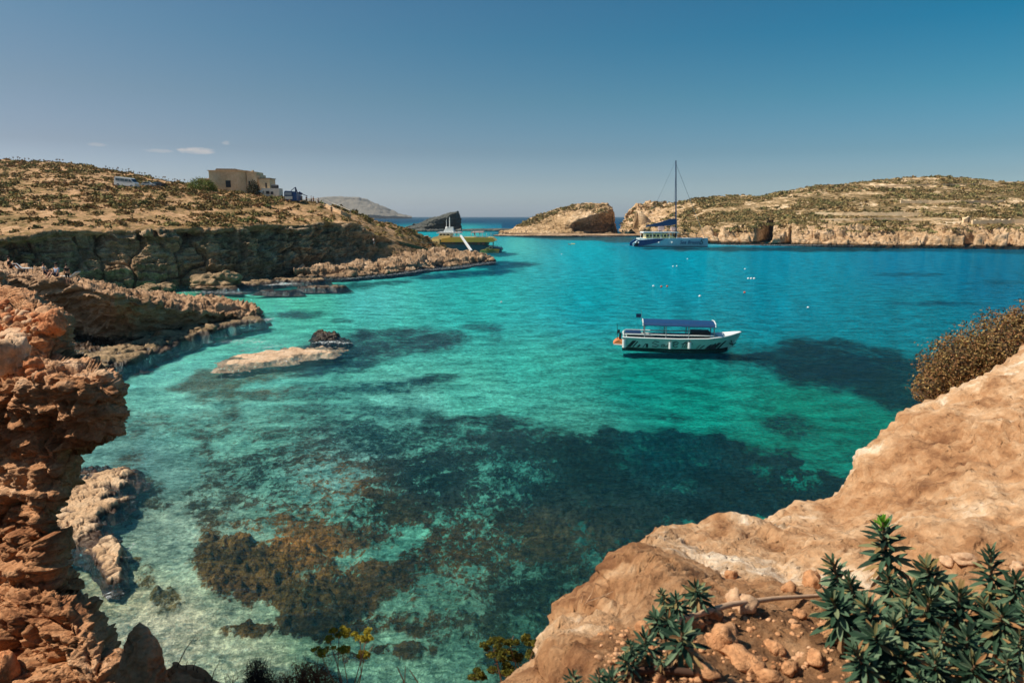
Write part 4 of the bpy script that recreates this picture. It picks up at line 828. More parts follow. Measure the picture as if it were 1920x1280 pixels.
# dry stick lying across the rubble
def on(px, py, obj, up): h = hit(px, py, obj); return h + Vector((0, 0, up))
mb = MB(); mb.tube([on(1238, 1188, slope, .03), on(1300, 1172, slope, .045), on(1370, 1152, slope, .05), on(1450, 1140, slope, .05), on(1545, 1131, slope, .045), on(1600, 1128, slope, .03)], .015, .008, 10)
sk = mb.build('dry_stick', plain('bleached_wood', (196, 160, 128), .8, sc=20), sm=True); tag(sk, 'long bleached dry stick lying across the rubble', 'stick')
mb = MB(); mb.tube([on(1165, 1272, slope, .02), on(1230, 1268, slope, .03), on(1300, 1270, slope, .02)], .014, .012, 8)
sk = mb.build('dry_stick', M['dstem'], sm=True); tag(sk, 'short dark stick at the bottom edge under the spurge tuft', 'stick')
mb = MB()
for a_, b_ in (((1095, 1135), (1116, 1093)), ((1090, 1130), (1090, 1105)), ((1100, 1128), (1150, 1108)), ((1116, 1093), (1128, 1100))):
    h = hit(1100, 1136, slope); mb.tube([P(a_[0], a_[1], h.y), P((a_[0] + b_[0]) / 2 + 3, (a_[1] + b_[1]) / 2, h.y), P(b_[0], b_[1], h.y)], .0035, .0015, 5)
sk = mb.build('dry_twigs', M['stone_p']); tag(sk, 'pale dead twigs sticking up from the edge of the ochre rock', 'twigs')
# browned bush beyond the right slope
lobes = [(1885,668,88),(1800,694,72),(1950,640,78),(1757,728,44),(1998,690,110),(1850,730,72),(1765,742,36),(2070,640,110)]
root = empty('dry_bush', P(1860, 760, 7.9)); tag(root, 'large rounded brown-green bush behind the right rock slope', 'bush')
V, S, Nn, TW, core = [], [], [], MB(), MB()
r0 = Vector(root.location)
for (x, y, rp) in lobes:
    Yl = 7.9 + random.uniform(-.1, .25); c = np.array(P(x, y, Yl)[:]); rad = rp * Yl / FP; n_ = int(8500 * (rp / 80) ** 2)
    d = rng.normal(size=(n_, 3)); d /= np.linalg.norm(d, axis=1)[:, None]
    rr = rad * (.72 + .34 * rng.random((n_, 1))) * (1 + .24 * perlin(d * 3 + x)[:, None] + .2 * perlin(d * 7 + x)[:, None])
    q = c + d * rr; V.append(q); Nn.append(d); S.append(np.full(n_, .016) * (.6 + .8 * rng.random(n_)))
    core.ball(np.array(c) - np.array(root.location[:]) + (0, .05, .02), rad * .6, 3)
    for k in range(90):
        dd_ = Vector(rng.normal(size=3)).normalized(); dd_.z = abs(dd_.z) * .6 - .25; e_ = Vector(c) + dd_ * rad * random.uniform(.8, 1.04); s_ = Vector(c) + dd_ * rad * .2 - Vector((0, 0, rad * .5))
        TW.tube([s_ - r0, (s_ + e_) / 2 - r0 + Vector(rng.normal(size=3)) * .03, e_ - r0], .006, .002, 3)
cc = np.concatenate(V); low = cc[:, 2] < r0.z + .35 + .25 * perlin(cc * 2); keep = ~low | (rng.random(len(cc)) < .65)
Vc, Fc = cards(cc[keep] - np.array(r0[:]), None, np.concatenate(Nn)[keep], np.concatenate(S)[keep], .5)
M['bushleaf'] = leaf_mat('bush_leaf', [(0, (70, 58, 34)), (.25, (110, 90, 50)), (.45, (150, 112, 70)), (.65, (128, 84, 58)), (.85, (176, 146, 90)), (1, (92, 84, 48))], .7, .12)
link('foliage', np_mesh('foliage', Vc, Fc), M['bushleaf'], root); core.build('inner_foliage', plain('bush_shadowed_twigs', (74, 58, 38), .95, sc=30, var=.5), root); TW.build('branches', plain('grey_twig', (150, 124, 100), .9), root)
# plants at the bottom centre
M['fennel'] = leaf_mat('yellow_green_leaf', [(0, (96, 98, 30)), (.5, (160, 148, 44)), (1, (204, 178, 64))], .7, .2)
def tuft(mb_v, c, r, n, size, squash=.7):
    d = rng.normal(size=(n, 3)); d /= np.linalg.norm(d, axis=1)[:, None]; d[:, 2] = np.abs(d[:, 2]) * 1.0 - .1
    q = np.array(c[:]) + d * r * (.5 + .5 * rng.random((n, 1))) * (1, 1, squash); mb_v.append((q, d, np.full(n, size) * (.6 + .8 * rng.random(n))))
def stalky(name, label, heads, Y, basepx, mat, size=.008, n=520):
    b = P(basepx[0], basepx[1], Y); root = empty(name, b); tag(root, label, 'plant'); A_ = []
    for (x, y, r) in heads:
        st = MB()
        c = P(x, y, Y + random.uniform(-.12, .12)); [tuft(A_, c - b + Vector((random.uniform(-1, 1), random.uniform(-.6, .6), random.uniform(-.35, .6))) * r * Y / FP * 1.1, r * Y / FP * random.uniform(.35, .6), int(n * (r / 16) ** 2 * .22), size) for _ in range(8)]
        m = (c - b) * .5 + Vector((random.uniform(-.05, .05), 0, 0)); st.tube([(0, 0, 0), m, c - b], .004, .0018, 5)
        for _ in range(5):
            e_ = (c - b) + Vector(rng.normal(size=3)) * r * Y / FP * .6; st.tube([(c - b) * .93, e_], .0022, .0012, 3)
        st.build('stem', M['stem'], root)
    q, d, s_ = (np.concatenate([a[i] for a in A_]) for i in range(3)); Vc, Fc = cards(q, None, d, s_, .4)
    link('leaves', np_mesh('leaves', Vc, Fc), mat, root)
stalky('yellow_flowered_plant', 'yellow-green umbel plant standing in front of the shallows, bottom centre', [(636,1186,17),(676,1193,16),(640,1216,13),(684,1226,14),(600,1222,12),(618,1200,9),(688,1196,11)], 3.5, (650, 1330), M['fennel'])
stalky('yellow_flowered_plant', 'darker yellow-green plant growing against the tip of the ochre rock', [(925,1212,19),(955,1203,16),(1003,1207,18),(930,1234,16),(968,1232,18),(1008,1232,17),(945,1262,22),(1012,1262,20),(895,1268,18),(975,1275,20)], 3.1, (970, 1340), leaf_mat('dark_umbel_leaf', [(0, (46, 52, 20)), (.6, (92, 92, 30)), (1, (132, 120, 40))], .7, .2))
def twigbush(label, x0, x1, ytop, Y, base, mat, n=170, lv=None):
    b = P(base[0], base[1], Y); root = empty('twiggy_bush', b); tag(root, label, 'bush'); mb = MB(); A_ = []
    for i in range(n):
        x = random.uniform(x0, x1); f = (x - (x0 + x1) / 2) / ((x1 - x0) / 2); y = ytop + 45 * f * f + random.uniform(0, 60)
        e_ = P(x, y, Y + random.uniform(-.2, .2)) - b; m = e_ * .55 + Vector(rng.normal(size=3)) * .04
        mb.tube([(e_.x * .3, 0, 0), m, e_], .004, .0012, 3)
        for _ in range(3): mb.tube([m.lerp(e_, random.random()), e_ + Vector(rng.normal(size=3)) * .035], .0015, .0008, 3)
        if lv: tuft(A_, e_, .03, 14, .006)
    mb.build('branches', mat, root)
    if lv:
        q, d, s_ = (np.concatenate([a[i] for a in A_]) for i in range(3)); Vc, Fc = cards(q, None, d, s_, .4); link('leaves', np_mesh('leaves', Vc, Fc), lv, root)
M['blacktwig'] = plain('black_twig', (40, 30, 28), .9); M['redtwig'] = plain('red_brown_twig', (104, 66, 46), .9)
twigbush('black twiggy bush at the bottom edge, left of the reddish one', 455, 512, 1236, 3.5, (485, 1340), M['blacktwig'], 150, leaf_mat('black_leaf', [(0, (24, 22, 18)), (1, (46, 40, 30))]))
twigbush('reddish brown dry bush at the bottom edge', 510, 640, 1240, 3.55, (575, 1340), M['redtwig'], 260, leaf_mat('red_brown_leaf', [(0, (72, 40, 30)), (.6, (120, 84, 54)), (1, (90, 78, 44))]))
twigbush('sparse low grass-like twigs between the rock lip and the black bush', 405, 460, 1262, 3.5, (430, 1335), M['redtwig'], 40)
mb = MB(); q0 = P(331, 1246, 3.55)
for a_, b_ in (((331, 1246), (366, 1192)), ((350, 1255), (352, 1238)), ((362, 1258), (368, 1240)), ((372, 1262), (370, 1248)), ((395, 1275), (412, 1240))):
    mb.tube([P(a_[0], a_[1] + 6, 3.55), P((a_[0] + b_[0]) / 2 - 2, (a_[1] + b_[1]) / 2, 3.55), P(b_[0], b_[1], 3.55)], .004, .0015, 4)
sk = mb.build('dry_twigs', M['redtwig']); tag(sk, 'thin dark twigs rising from the low rock right of the pillar', 'twigs')
mb = MB(); stalk = [(745,1250,760,1300),(760,1248,750,1300),(768,1255,790,1300)]
for (x, y, bx_, by_) in stalk: mb.tube([P(bx_, by_ + 20, 3.4), P((x + bx_) / 2 + 4, (y + by_) / 2, 3.4), P(x, y, 3.4)], .005, .002, 4)
sk = mb.build('dry_twigs', M['stem']); tag(sk, 'forked pale twig at the bottom edge between the two yellow plants', 'twigs')
# ------------------------------------------------------------------ boats
M['white'] = plain('white_paint', (226, 228, 224), .35, var=.04); M['hullw'] = plain('white_hull_water_tint', (176, 206, 194), .3, var=.06)  # hullw: white hull with the water's green reflection put into its colour
M['blue'] = plain('blue_canvas', (16, 62, 104), .6); M['navy'] = plain('navy_paint', (16, 40, 78), .4); M['black'] = plain('black_rubber', (18, 22, 24), .5)
M['grey'] = plain('grey_metal', (150, 154, 156), .35, .6); M['wood'] = plain('orange_wood', (206, 122, 70), .6); M['dark'] = plain('dark_cabin', (30, 34, 40), .6)
M['teal'] = plain('dark_teal_paint', (16, 84, 98), .35); M['green'] = plain('dark_green_paint', (16, 78, 58), .5); M['yellow'] = plain('mustard_yellow_paint', (204, 168, 72), .45)
M['cream'] = plain('cream_paint', (236, 214, 150), .45); M['glassd'] = plain('dark_glass', (20, 60, 72), .08, spec=.8); M['pinkc'] = plain('pale_pink_canvas', (224, 186, 176), .7)
M['lb'] = plain('light_blue_paint', (186, 218, 226), .35); M['hullblue'] = plain('royal_blue_paint', (14, 66, 120), .3)
def hull(mb, st, cap=True):
    """st: stations (x, half beam at keel, half beam at deck, keel z, deck z); closed at both ends"""
    V, F = [], []; k = 8
    for (x, bk, bd, zk, zd) in st:
        for y_, z_ in ((0, zk), (bk * .7, zk + .02), (bk, zk + (zd - zk) * .35), (bd, zd)): V.append((x, -y_, z_))
        for y_, z_ in ((bd, zd), (bk, zk + (zd - zk) * .35), (bk * .7, zk + .02), (0, zk)): V.append((x, y_, z_))
    n = len(st)
    for i in range(n - 1):
        for j in range(k - 1): a = i * k + j; F.append([a, a + 1, a + k + 1, a + k])
    F.append(list(range(k))); F.append([(n - 1) * k + j for j in range(k)][::-1])
    return mb.add(V, F)
def text_mesh(s, size, depth=.02):
    cu = bpy.data.curves.new('t', 'FONT'); cu.body = s; cu.size = size; cu.extrude = depth; cu.shear = .3; cu.resolution_u = 3
    o = bpy.data.objects.new('t', cu); C.objects.link(o); bpy.context.view_layer.update()
    me = bpy.data.meshes.new_from_object(o.evaluated_get(bpy.context.evaluated_depsgraph_get())); bpy.data.objects.remove(o); bpy.data.curves.remove(cu); return me
# ---- tour boat
Yb = yw(1270, 655) + 1.0; b0 = P(1268, 655, Yb); root = empty('tour_boat', (b0.x, Yb, 0), R(-9)); tag(root, 'long white open tour boat with a blue canopy moored alone in the turquoise bay', 'boat')
h_ = MB(); hull(h_, [(-4.55, 1.0, 1.15, -.25, .92), (-3, 1.15, 1.25, -.3, .9), (0, 1.2, 1.32, -.35, .9), (2.4, 1.0, 1.3, -.35, .98), (3.6, .6, 1.05, -.3, 1.12), (4.3, .22, .7, -.1, 1.24), (4.75, .05, .4, .5, 1.34), (5.15, .02, .08, 1.1, 1.42)])
hl = h_.build('hull', M['hullw'], root, bev=.02)
m = MB(); hull(m, [(-4.57, 1.02, 1.03, -.3, .06), (0, 1.22, 1.23, -.4, .06), (2.4, 1.02, 1.05, -.4, .08), (3.6, .62, .68, -.35, .12), (4.2, .2, .24, -.2, .2)]); m.build('waterline_band', M['black'], hl)
def side(x, z, y=None): return (x, -(np.interp(x, [-4.5, -3, 0, 2.4, 3.6, 4.3, 4.75], [1.1, 1.22, 1.29, 1.18, .86, .5, .22]) * (.93 + .07 * z) + .02), z)
def stripe(mb, x0, x1, w_, z0=.12, z1=.82):
    a = side(x0, z0); b = side(x0 + w_, z0); c = side(x1 + w_, z1); d = side(x1, z1); mb.add([a, b, c, d, (a[0], a[1] + .03, a[2]), (b[0], b[1] + .03, b[2]), (c[0], c[1] + .03, c[2]), (d[0], d[1] + .03, d[2])], [[0, 1, 2, 3], [7, 6, 5, 4], [0, 4, 5, 1], [1, 5, 6, 2], [2, 6, 7, 3], [3, 7, 4, 0]])
for x0, x1, w_ in ((-4.2, -3.6, .32), (-3.75, -3.2, .12), (-3.4, -2.75, .2), (-2.9, -2.4, .07), (2.2, 3.0, .22), (1.75, 2.6, .09), (2.75, 3.5, .28), (3.2, 3.9, .14), (1.5, 2.1, .05), (-2.62, -2.62, .2)):
    dk = MB(); stripe(dk, x0, x1, w_); dk.build('hull_stripe', M['dark'], hl)
# flowing script painted on the side, drawn as brush strokes
wr = MB()
def stroke(pts): wr.tube([(side(x, z)[0], side(x, z)[1] - .03, z) for x, z in pts], .032, .032, 4)
stroke([(-1.55, .62), (-1.9, .7), (-2.1, .55), (-1.8, .45), (-1.55, .36), (-1.75, .2), (-2.1, .26)])
stroke([(-1.1, .42), (-1.3, .42), (-1.35, .25), (-1.15, .22), (-1.08, .42), (-1.02, .22), (-.9, .3)])
stroke([(-.85, .22), (-.8, .42), (-.68, .42), (-.62, .22), (-.5, .3)])
stroke([(-.3, .7), (-.35, .3), (-.2, .2), (.0, .3)]); stroke([(-.42, .62), (-.1, .72), (.05, .62), (-.05, .48), (-.3, .46)])
stroke([(.35, .2), (.5, .6), (.75, .8)]); stroke([(.5, .2), (.7, .55), (.95, .8)]); stroke([(.65, .2), (.82, .5), (1.1, .74)]); stroke([(.3, .5), (.7, .62), (1.2, .56)])
wr.build('lettering', M['dark'], hl)
m = MB(); m.add(*[[(x, s * (b + .05), z) for s in (1, -1) for x, b, z in ((-4.6, 1.17, .9), (-3, 1.27, .88), (0, 1.34, .88), (2.4, 1.32, .96), (3.6, 1.07, 1.1), (4.3, .72, 1.22), (4.75, .42, 1.32), (5.2, .06, 1.4))] , []])
for s in (1, -1): m.tube([(x, s * (b + .02), z) for x, b, z in ((-4.6, 1.17, .95), (-3, 1.27, .93), (0, 1.34, .93), (2.4, 1.32, 1.01), (3.6, 1.07, 1.15), (4.3, .72, 1.27), (4.75, .42, 1.37), (5.2, .06, 1.45))], .075, .06, 6)
m.v = m.v[16:]; m.f = [[i - 16 for i in f] for f in m.f]; m.build('gunwale', M['white'], root)
m = MB(); hull(m, [(3.25, .8, 1.08, 1.0, 1.16), (4.3, .5, .68, 1.1, 1.3), (4.75, .3, .4, 1.2, 1.38), (5.25, .02, .05, 1.35, 1.47)]); m.build('foredeck', M['white'], root)
m = MB()
for s in (1, -1):
    m.tube([(-4.45, s * 1.1, .95), (-4.5, s * 1.1, 1.12), (-4.3, s * 1.1, 1.22), (-2.9, s * 1.12, 1.22), (0, s * 1.2, 1.22), (2.9, s * 1.12, 1.25)], .055, .05, 6)
m.tube([(-4.5, -1.1, 1.12), (-4.5, 1.1, 1.12)], .055, .055, 6); m.build('rail', M['white'], root)
for x in (-4.45, -2.75, -1.0, .85, 2.9):
    for s in (1, -1):
        m = MB(); m.tube([(x, s * (1.14 if abs(x) > 2 else 1.2), .9), (x, s * 1.12, 2.02 if x > -4 else 1.2)], .045, .04, 6); m.build('post', M['grey'], root)
m = MB(); poly = [(-1.28, 2.0), (-1.28, 2.06), (-1.15, 2.22), (-.7, 2.31), (0, 2.34), (.7, 2.31), (1.15, 2.22), (1.28, 2.06), (1.28, 2.0), (1.1, 2.16), (0, 2.27), (-1.1, 2.16)]
n = len(poly); m.add([(-2.85, a, b) for a, b in poly] + [(2.95, a, b - .05) for a, b in poly], [[i, (i + 1) % n, (i + 1) % n + n, i + n] for i in range(n)] + [[0, 1, 2, 9 + 2], [8, 9, 7], [n, n + 1, n + 2, n + 11]])
cn_ = m.build('canopy', M['blue'], root)
for x in (-2.9, 3.0):
    m = MB(); m.tube([(x, -1.28, 2.0), (x, -1.15, 2.22), (x, 0, 2.34), (x, 1.15, 2.22), (x, 1.28, 2.0)], .05, .05, 5)
    m.build('canopy_frame', M['white'], cn_)
m = MB(); m.box((-.2, 0, .55), (6.6, 2.0, .9)); m.box((-3.6, 0, .7), (1.2, 1.9, .9)); m.build('cabin_bench', M['dark'], root)
m = MB(); m.box((1.9, 0, 1.15), (1.5, 1.5, .62)); m.build('console', M['dark'], root)
m = MB(); m.box((-3.7, 0, 1.2), (1.3, 1.7, .16)); m.build('cushion', M['navy'], root)
m = MB(); m.prism([(-5.35, .28), (-4.5, .22), (-4.5, .42), (-4.9, .62), (-5.15, .5)], -.7, .7); m.build('stern_platform', M['wood'], root)
m = MB(); m.prism([(-5.3, .2), (-4.5, .16), (-4.5, .24), (-5.3, .28)], -.8, .8); m.build('stern_step', M['white'], root)
m = MB(); m.tube([(-5.0, 0, .4), (-5.05, 0, 1.9)], .03, .02, 5); m.box((-4.9, 0, 1.25), (.2, .02, .3)); m.tube([(-4.8, .1, .3), (-4.75, .1, 1.1)], .12, .1, 6); m.build('stern_post', M['dark'], root)
for (x, z, r, l_) in ((-.62, .4, .13, .45), (.95, .45, .15, .42), (-4.42, .45, .17, .6)):
    m = MB(); y_ = side(x, z)[1] - r; m.tube([(x, y_, z - l_ / 2 - .06), (x, y_, z - l_ / 2), (x, y_, z + l_ / 2), (x, y_, z + l_ / 2 + .06)], r, r, 10); f_ = m.build('fender', M['white'], root)
    m = MB(); m.tube([(x, y_, z + l_ / 2), (x, y_ + .05, 1.0)], .015, .015, 4); m.build('rope', M['grey'], f_)
m = MB(); m.tube([(4.3, -.5, .55), (4.55, -.42, .42), (4.85, -.35, .62)], .06, .03, 6); m.tube([(4.4, -.45, .8), (4.55, -.42, .42)], .04, .04, 5); m.build('anchor', M['black'], root)
m = MB(); m.tube([(-2.95, .4, 2.22), (-3.05, .4, 3.1)], .02, .015, 4); fp_ = m.build('flagpole', M['grey'], root)
m = MB(); m.box((-3.25, .4, 2.6), (.42, .02, .32)); m.build('flag', M['navy'], fp_)
# ---- catamaran
Yc = yw(1250, 462) + 3; k = Yc / FP; c0 = P(1252, 462, Yc); root = empty('sailing_catamaran', (c0.x, Yc, 0)); tag(root, 'large blue and white sailing catamaran with tall bare mast anchored below the right hill', 'catamaran')
s_ = k   # one photo pixel in metres at this distance
for s in (-1, 1):
    m = MB(); hull(m, [(-68 * s_, .25, .4, .1, 1.1), (-60 * s_, .8, .9, -.3, 2.3), (-30 * s_, .95, 1.05, -.4, 2.9), (10 * s_, .95, 1.1, -.4, 3.0), (50 * s_, .6, .9, -.4, 3.0), (68 * s_, .1, .2, -.3, 3.1), (69 * s_, .04, .05, 0, 3.1)])
    for i_ in range(len(m.v)): x, y, z = m.v[i_]; m.v[i_] = (x, y + s * 3.6, z)
    hl = m.build('hull', M['hullblue'] if s > 0 else M['lb'], root)
    if s < 0:
        m = MB(); m.prism([(-68 * s_, .15), (-61 * s_, 2.3), (-30 * s_, 2.85), (-10 * s_, 2.9), (-26 * s_, 1.4), (-46 * s_, .5), (-60 * s_, .1)], -4.78, -4.62); m.build('hull_paint', M['hullblue'], hl)
        m = MB(); m.prism([(-67 * s_, .2), (-64 * s_, 1.5), (-58 * s_, 1.7), (-60 * s_, .2)], -4.84, -4.6); m.build('transom_steps', M['dark'], hl)
        for x in (-64, -59, -22, 2): m = MB(); m.ball((x * s_, -4.95, 1.5), .32, 1); m.build('fender', M['white'], hl)
        m = MB(); m.prism([(-66 * s_, -.1), (69 * s_, -.1), (69 * s_, .16), (-66 * s_, .16)], -4.74, -4.5); m.build('waterline_band', M['teal'], hl)
        me = text_mesh('Sea Breeze', 1.75, .03); o = link('lettering', me, M['hullblue'], hl); o.rotation_euler = (math.pi / 2, 0, 0); o.location = (16 * s_, -4.74, 1.0)
        me = text_mesh('S', 3.0, .03); o = link('emblem', me, M['teal'], hl); o.rotation_euler = (math.pi / 2, 0, 0); o.location = (52 * s_, -4.62, .8)
m = MB(); m.box((-8 * s_, 0, 2.75), (96 * s_, 6.6, .5)); m.build('deck', M['white'], root)
m = MB(); m.prism([(-44 * s_, 3.0), (-44 * s_, 4.6), (-8 * s_, 4.6), (6 * s_, 3.6), (14 * s_, 3.0)], -2.9, 2.9); cb = m.build('cabin', M['cream'], root)
for i in range(7): m = MB(); m.box(((-41 + i * 6.4) * s_, -2.92, 3.9), (4.4 * s_, .06, .8)); m.build('window', M['dark'], cb)
m = MB(); m.prism([(-50 * s_, 5.0), (-48 * s_, 5.35), (14 * s_, 5.3), (17 * s_, 4.95), (-50 * s_, 4.9)], -3.6, 3.6); bm_ = m.build('bimini', M['white'], root)
for x in (-48, -33, -17, -2, 12):
    for s in (-1, 1): m = MB(); m.tube([(x * s_, s * 3.5, 2.9), (x * s_, s * 3.5, 5.0)], .09, .09, 5); m.build('post', M['white'], root)
m = MB()
for i in range(9): m.tube([((-26 + i * 5) * s_, -3.4, 5.3), ((-26 + i * 5) * s_, -3.4, 6.9)], .06, .06, 4)
m.tube([(-26 * s_, -3.4, 6.9), (14 * s_, -3.4, 6.9)], .06, .06, 4); m.build('deck_rail', M['pinkc'], root)
m = MB(); m.box((-14 * s_, 0, 6.5), (9 * s_, 2.2, 1.5)); m.box((8 * s_, 0, 6.4), (6 * s_, 2, 1.4)); m.build('helm_station', M['pinkc'], root)
ty = H + (405.5 - 306) * k
m = MB(); m.tube([(14.5 * s_, 0, 2.9), (12 * s_, 0, ty * .5), (8.5 * s_, 0, ty)], .32, .2, 8); ms2 = m.build('mast', M['navy'], root)
m = MB(); m.tube([(11.5 * s_, -1.6, ty * .55), (11.5 * s_, 1.6, ty * .55)], .08, .08, 4); m.build('spreader', M['grey'], ms2)
m = MB(); m.tube([(9 * s_, 0, ty * .96), (68 * s_, 0, 3.1)], .07, .07, 4); m.build('forestay', M['grey'], root)
m = MB(); m.tube([(9 * s_, 0, ty * .9), (12 * s_, 3.8, 3)], .05, .05, 4); m.tube([(9 * s_, 0, ty * .9), (12 * s_, -3.8, 3)], .05, .05, 4); m.tube([(8.6 * s_, 0, ty), (-46 * s_, 0, 6)], .04, .04, 4); m.build('rigging', M['grey'], root)
m = MB(); m.tube([(14 * s_, 0, 8.3), (-42 * s_, 0, 7.2)], .2, .15, 6); bo = m.build('boom', M['grey'], root)
m = MB(); m.prism([(15 * s_, 8.2), (14 * s_, 10.2), (2 * s_, 10.0), (-14 * s_, 8.9), (-32 * s_, 8.0), (-42 * s_, 7.7), (-40 * s_, 7.2), (-15 * s_, 7.3), (4 * s_, 7.6)], -.45, .45); m.build('sail_cover', M['blue'], bo)
# ---- ferry
Yf = 232.0; k = Yf / FP; f0 = P(870, 474, Yf); root = empty('excursion_ferry', (f0.x, Yf, 0), R(-3)); tag(root, 'yellow and dark teal two-deck excursion ferry moored behind the rocky point', 'ferry')
zf = lambda py: (H - (py - 405.5) * k * 1.005)
q = lambda L_: [((x - 870) * k, zf(y)) for x, y in L_]
m = MB(); m.prism(q([(796, 474), (800, 462), (812, 455), (905, 457), (938, 462), (942, 464), (936, 477), (800, 478)]), -4, 4); hl = m.build('hull', M['teal'], root)
m = MB(); m.prism(q([(898, 475.5), (903, 466), (915, 463), (938, 464), (936, 475)]), -4.12, 4.1); m.build('stern_panel', M['yellow'], hl)
m = MB()
def swirl(cx, cy, r, a0, a1, n=12): m.tube([((cx - 870 + r * (1 - .5 * i / n) * math.cos(R(a0 + (a1 - a0) * i / n))) * k, -4.18, zf(cy + r * (1 - .5 * i / n) * math.sin(R(a0 + (a1 - a0) * i / n)))) for i in range(n + 1)], .12, .08, 4)
swirl(908, 470, 5, 180, 520); swirl(916, 465, 4, 0, -330); swirl(904, 472, 4, 40, 400); swirl(922, 462, 3.5, 200, 500)
m.build('swirl_pattern', M['cream'], hl)
m = MB(); m.prism(q([(808, 455), (828, 447.5), (918, 448), (915, 457.5), (812, 458)]), -3.8, 3.8); cb = m.build('main_cabin', M['green'], root)
for i in range(9): m = MB(); x = 832 + i * 9.2; m.prism(q([(x, 456), (x, 450.5), (x + 6.5, 450.5), (x + 6.5, 456)]), -3.86, -3.7); m.build('window', M['glassd'], cb)
m = MB(); m.prism(q([(808, 456.5), (808, 450), (828, 448), (828, 456.5)]), -3.95, 3.9); fc = m.build('front_cabin', M['cream'], root)
for x in (811, 816, 821): m = MB(); m.prism(q([(x, 455), (x, 451), (x + 2.6, 451), (x + 2.6, 455)]), -4.0, -3.9); m.build('window', M['dark'], fc)
m = MB(); m.prism(q([(830, 451.5), (833, 445), (850, 443), (924, 443.5), (931, 449), (926, 451.5)]), -4.3, 4.3); m.build('upper_deck', M['yellow'], root)
m = MB(); m.prism(q([(808, 449.5), (816, 443), (832, 439.5), (847, 440), (847, 444), (836, 449.5)]), -3.6, 3.6); m.build('bow_roof', M['cream'], root)
m = MB(); m.prism(q([(824, 441), (827, 436.5), (848, 436.5), (850, 441)]), -2.4, 2.4); wh = m.build('wheelhouse', M['white'], root)
for x in (827, 833, 840): m = MB(); m.prism(q([(x, 440.3), (x + .6, 437.4), (x + 4.4, 437.4), (x + 4.4, 440.3)]), -2.48, -2.3); m.build('window', M['dark'], wh)
m = MB(); m.prism(q([(821, 436.4), (824, 434), (865, 434), (866, 436.2)]), -3.3, 3.3); m.build('roof', M['white'], root)
m = MB(); m.prism(q([(833, 434), (836, 428), (850, 426.5), (852, 434)]), -1.2, 1.2); m.box(((845 - 870) * k, 0, zf(425.6)), (2.2, 1.6, .3)); m.ball(((838 - 870) * k, 0, zf(426.5)), .5, 1); m.build('radar_mount', M['white'], root)
for x, t_, r in ((844, 407, .17), (838, 411, .09)): m = MB(); m.tube([((x - 870) * k, 0, zf(428)), ((x - 870) * k, 0, zf(t_))], r, r, 6); m.build('mast', M['white'], root)
m = MB(); m.prism(q([(884, 435.2), (886, 433.2), (907, 433), (908, 435)]), -3.4, 3.4); m.build('canopy', M['pinkc'], root)
for x in (855, 864, 886, 894, 906, 914, 922): m = MB(); m.tube([((x - 870) * k, -3.4, zf(444)), ((x - 870) * k, -3.4, zf(435))], .09, .09, 4); m.build('post', M['white'], root)
m = MB()
for y in (440, 442): m.tube([((852 - 870) * k, -4.1, zf(y)), ((926 - 870) * k, -4.1, zf(y))], .05, .05, 4)
m.build('deck_rail', M['pinkc'], root)
m = MB()
for x in (918, 926, 934, 941): m.tube([((x - 870) * k, -3.6, zf(463)), ((x - 870) * k, -3.6, zf(457.5))], .06, .06, 4)
m.tube([((918 - 870) * k, -3.6, zf(457.5)), ((941 - 870) * k, -3.6, zf(457.5))], .06, .06, 4); m.tube([((941 - 870) * k, -3.6, zf(464.5)), ((945 - 870) * k, -3.6, zf(464.5))], .15, .12, 4); m.build('stern_rail', M['dark'], root)
hg = hit(884, 470, ledge) or P(884, 470, 175); hg = P(884, 471, 180)
a = P(864, 442, Yf - 5); m = MB(); dv = (hg - a)
m.tube([a, hg], .38, .38, 4); gw = m.build('gangway', M['white']); tag(gw, 'white sloping gangway from the ferry deck down to the rocks', 'gangway')
# green covered stair rail on the headland
m = MB()
for o_ in (0, 1.4): 
    for u_ in (0, .9): m.tube([P(702 + o_ * 6, 446 + o_ - u_ * 3, 172 + o_ * 3), P(745, 455 + o_ - u_ * 3, 175 + o_ * 3), P(802, 470 + o_ - u_ * 3, 178 + o_ * 3)], .22, .2, 4)
for i in range(9): f_ = i / 8; m.tube([P(702 + 100 * f_, 446 + 23 * f_ - 4, 174), P(702 + 100 * f_, 446 + 24 * f_, 174)], .12, .12, 4)
gs = m.build('stair_railing', M['green']); tag(gs, 'dark green railing running down the slope to the ferry landing', 'railing')
# ---- buoys
def buoy(px, py, r, mat, label, group=None):
    r *= .72; w0 = W(px, py); m = MB(); m.ball((0, 0, r * .35), (r, r, r * .8)); m.tube([(0, 0, r), (0, 0, r * 1.35)], r * .22, r * .15, 6); o = m.build('buoy', mat, sm=True); o.location = (w0.x, w0.y, 0); tag(o, label, 'buoy', group)
for i, x in enumerate((1403, 1408.5, 1414)): buoy(x, 523, .30, M['white'], 'one of three white mooring buoys floating in a tight row', 'white mooring buoys')
for x, y, d in ((1225, 537, 'white buoy left of two faint reddish ones'), (1289, 486, 'small white buoy nearest to the catamaran'), (1262, 500, 'left white buoy of a close pair in mid bay'), (1269, 499.5, 'right white buoy of a close pair in mid bay'), (1397, 505, 'flat white buoy above the row of three'), (1312, 556, 'white buoy between the tour boat and the row of three'), (940, 567, 'white buoy alone in the left part of the bay'), (1515, 577, 'white buoy right of the tour boat'), (1053, 477, 'white buoy far out left of the catamaran')):
    buoy(x, y, .26 if y < 560 else .2, M['white'], d)
M['orange'] = plain('orange_plastic', (206, 96, 60), .5)
for x, y, d in ((1396, 549, 'orange-brown buoy below the row of three white ones'), (1240, 538, 'left of two faint reddish buoys'), (1251, 537.5, 'right of two faint reddish buoys')): buoy(x, y, .26, M['orange'], d)
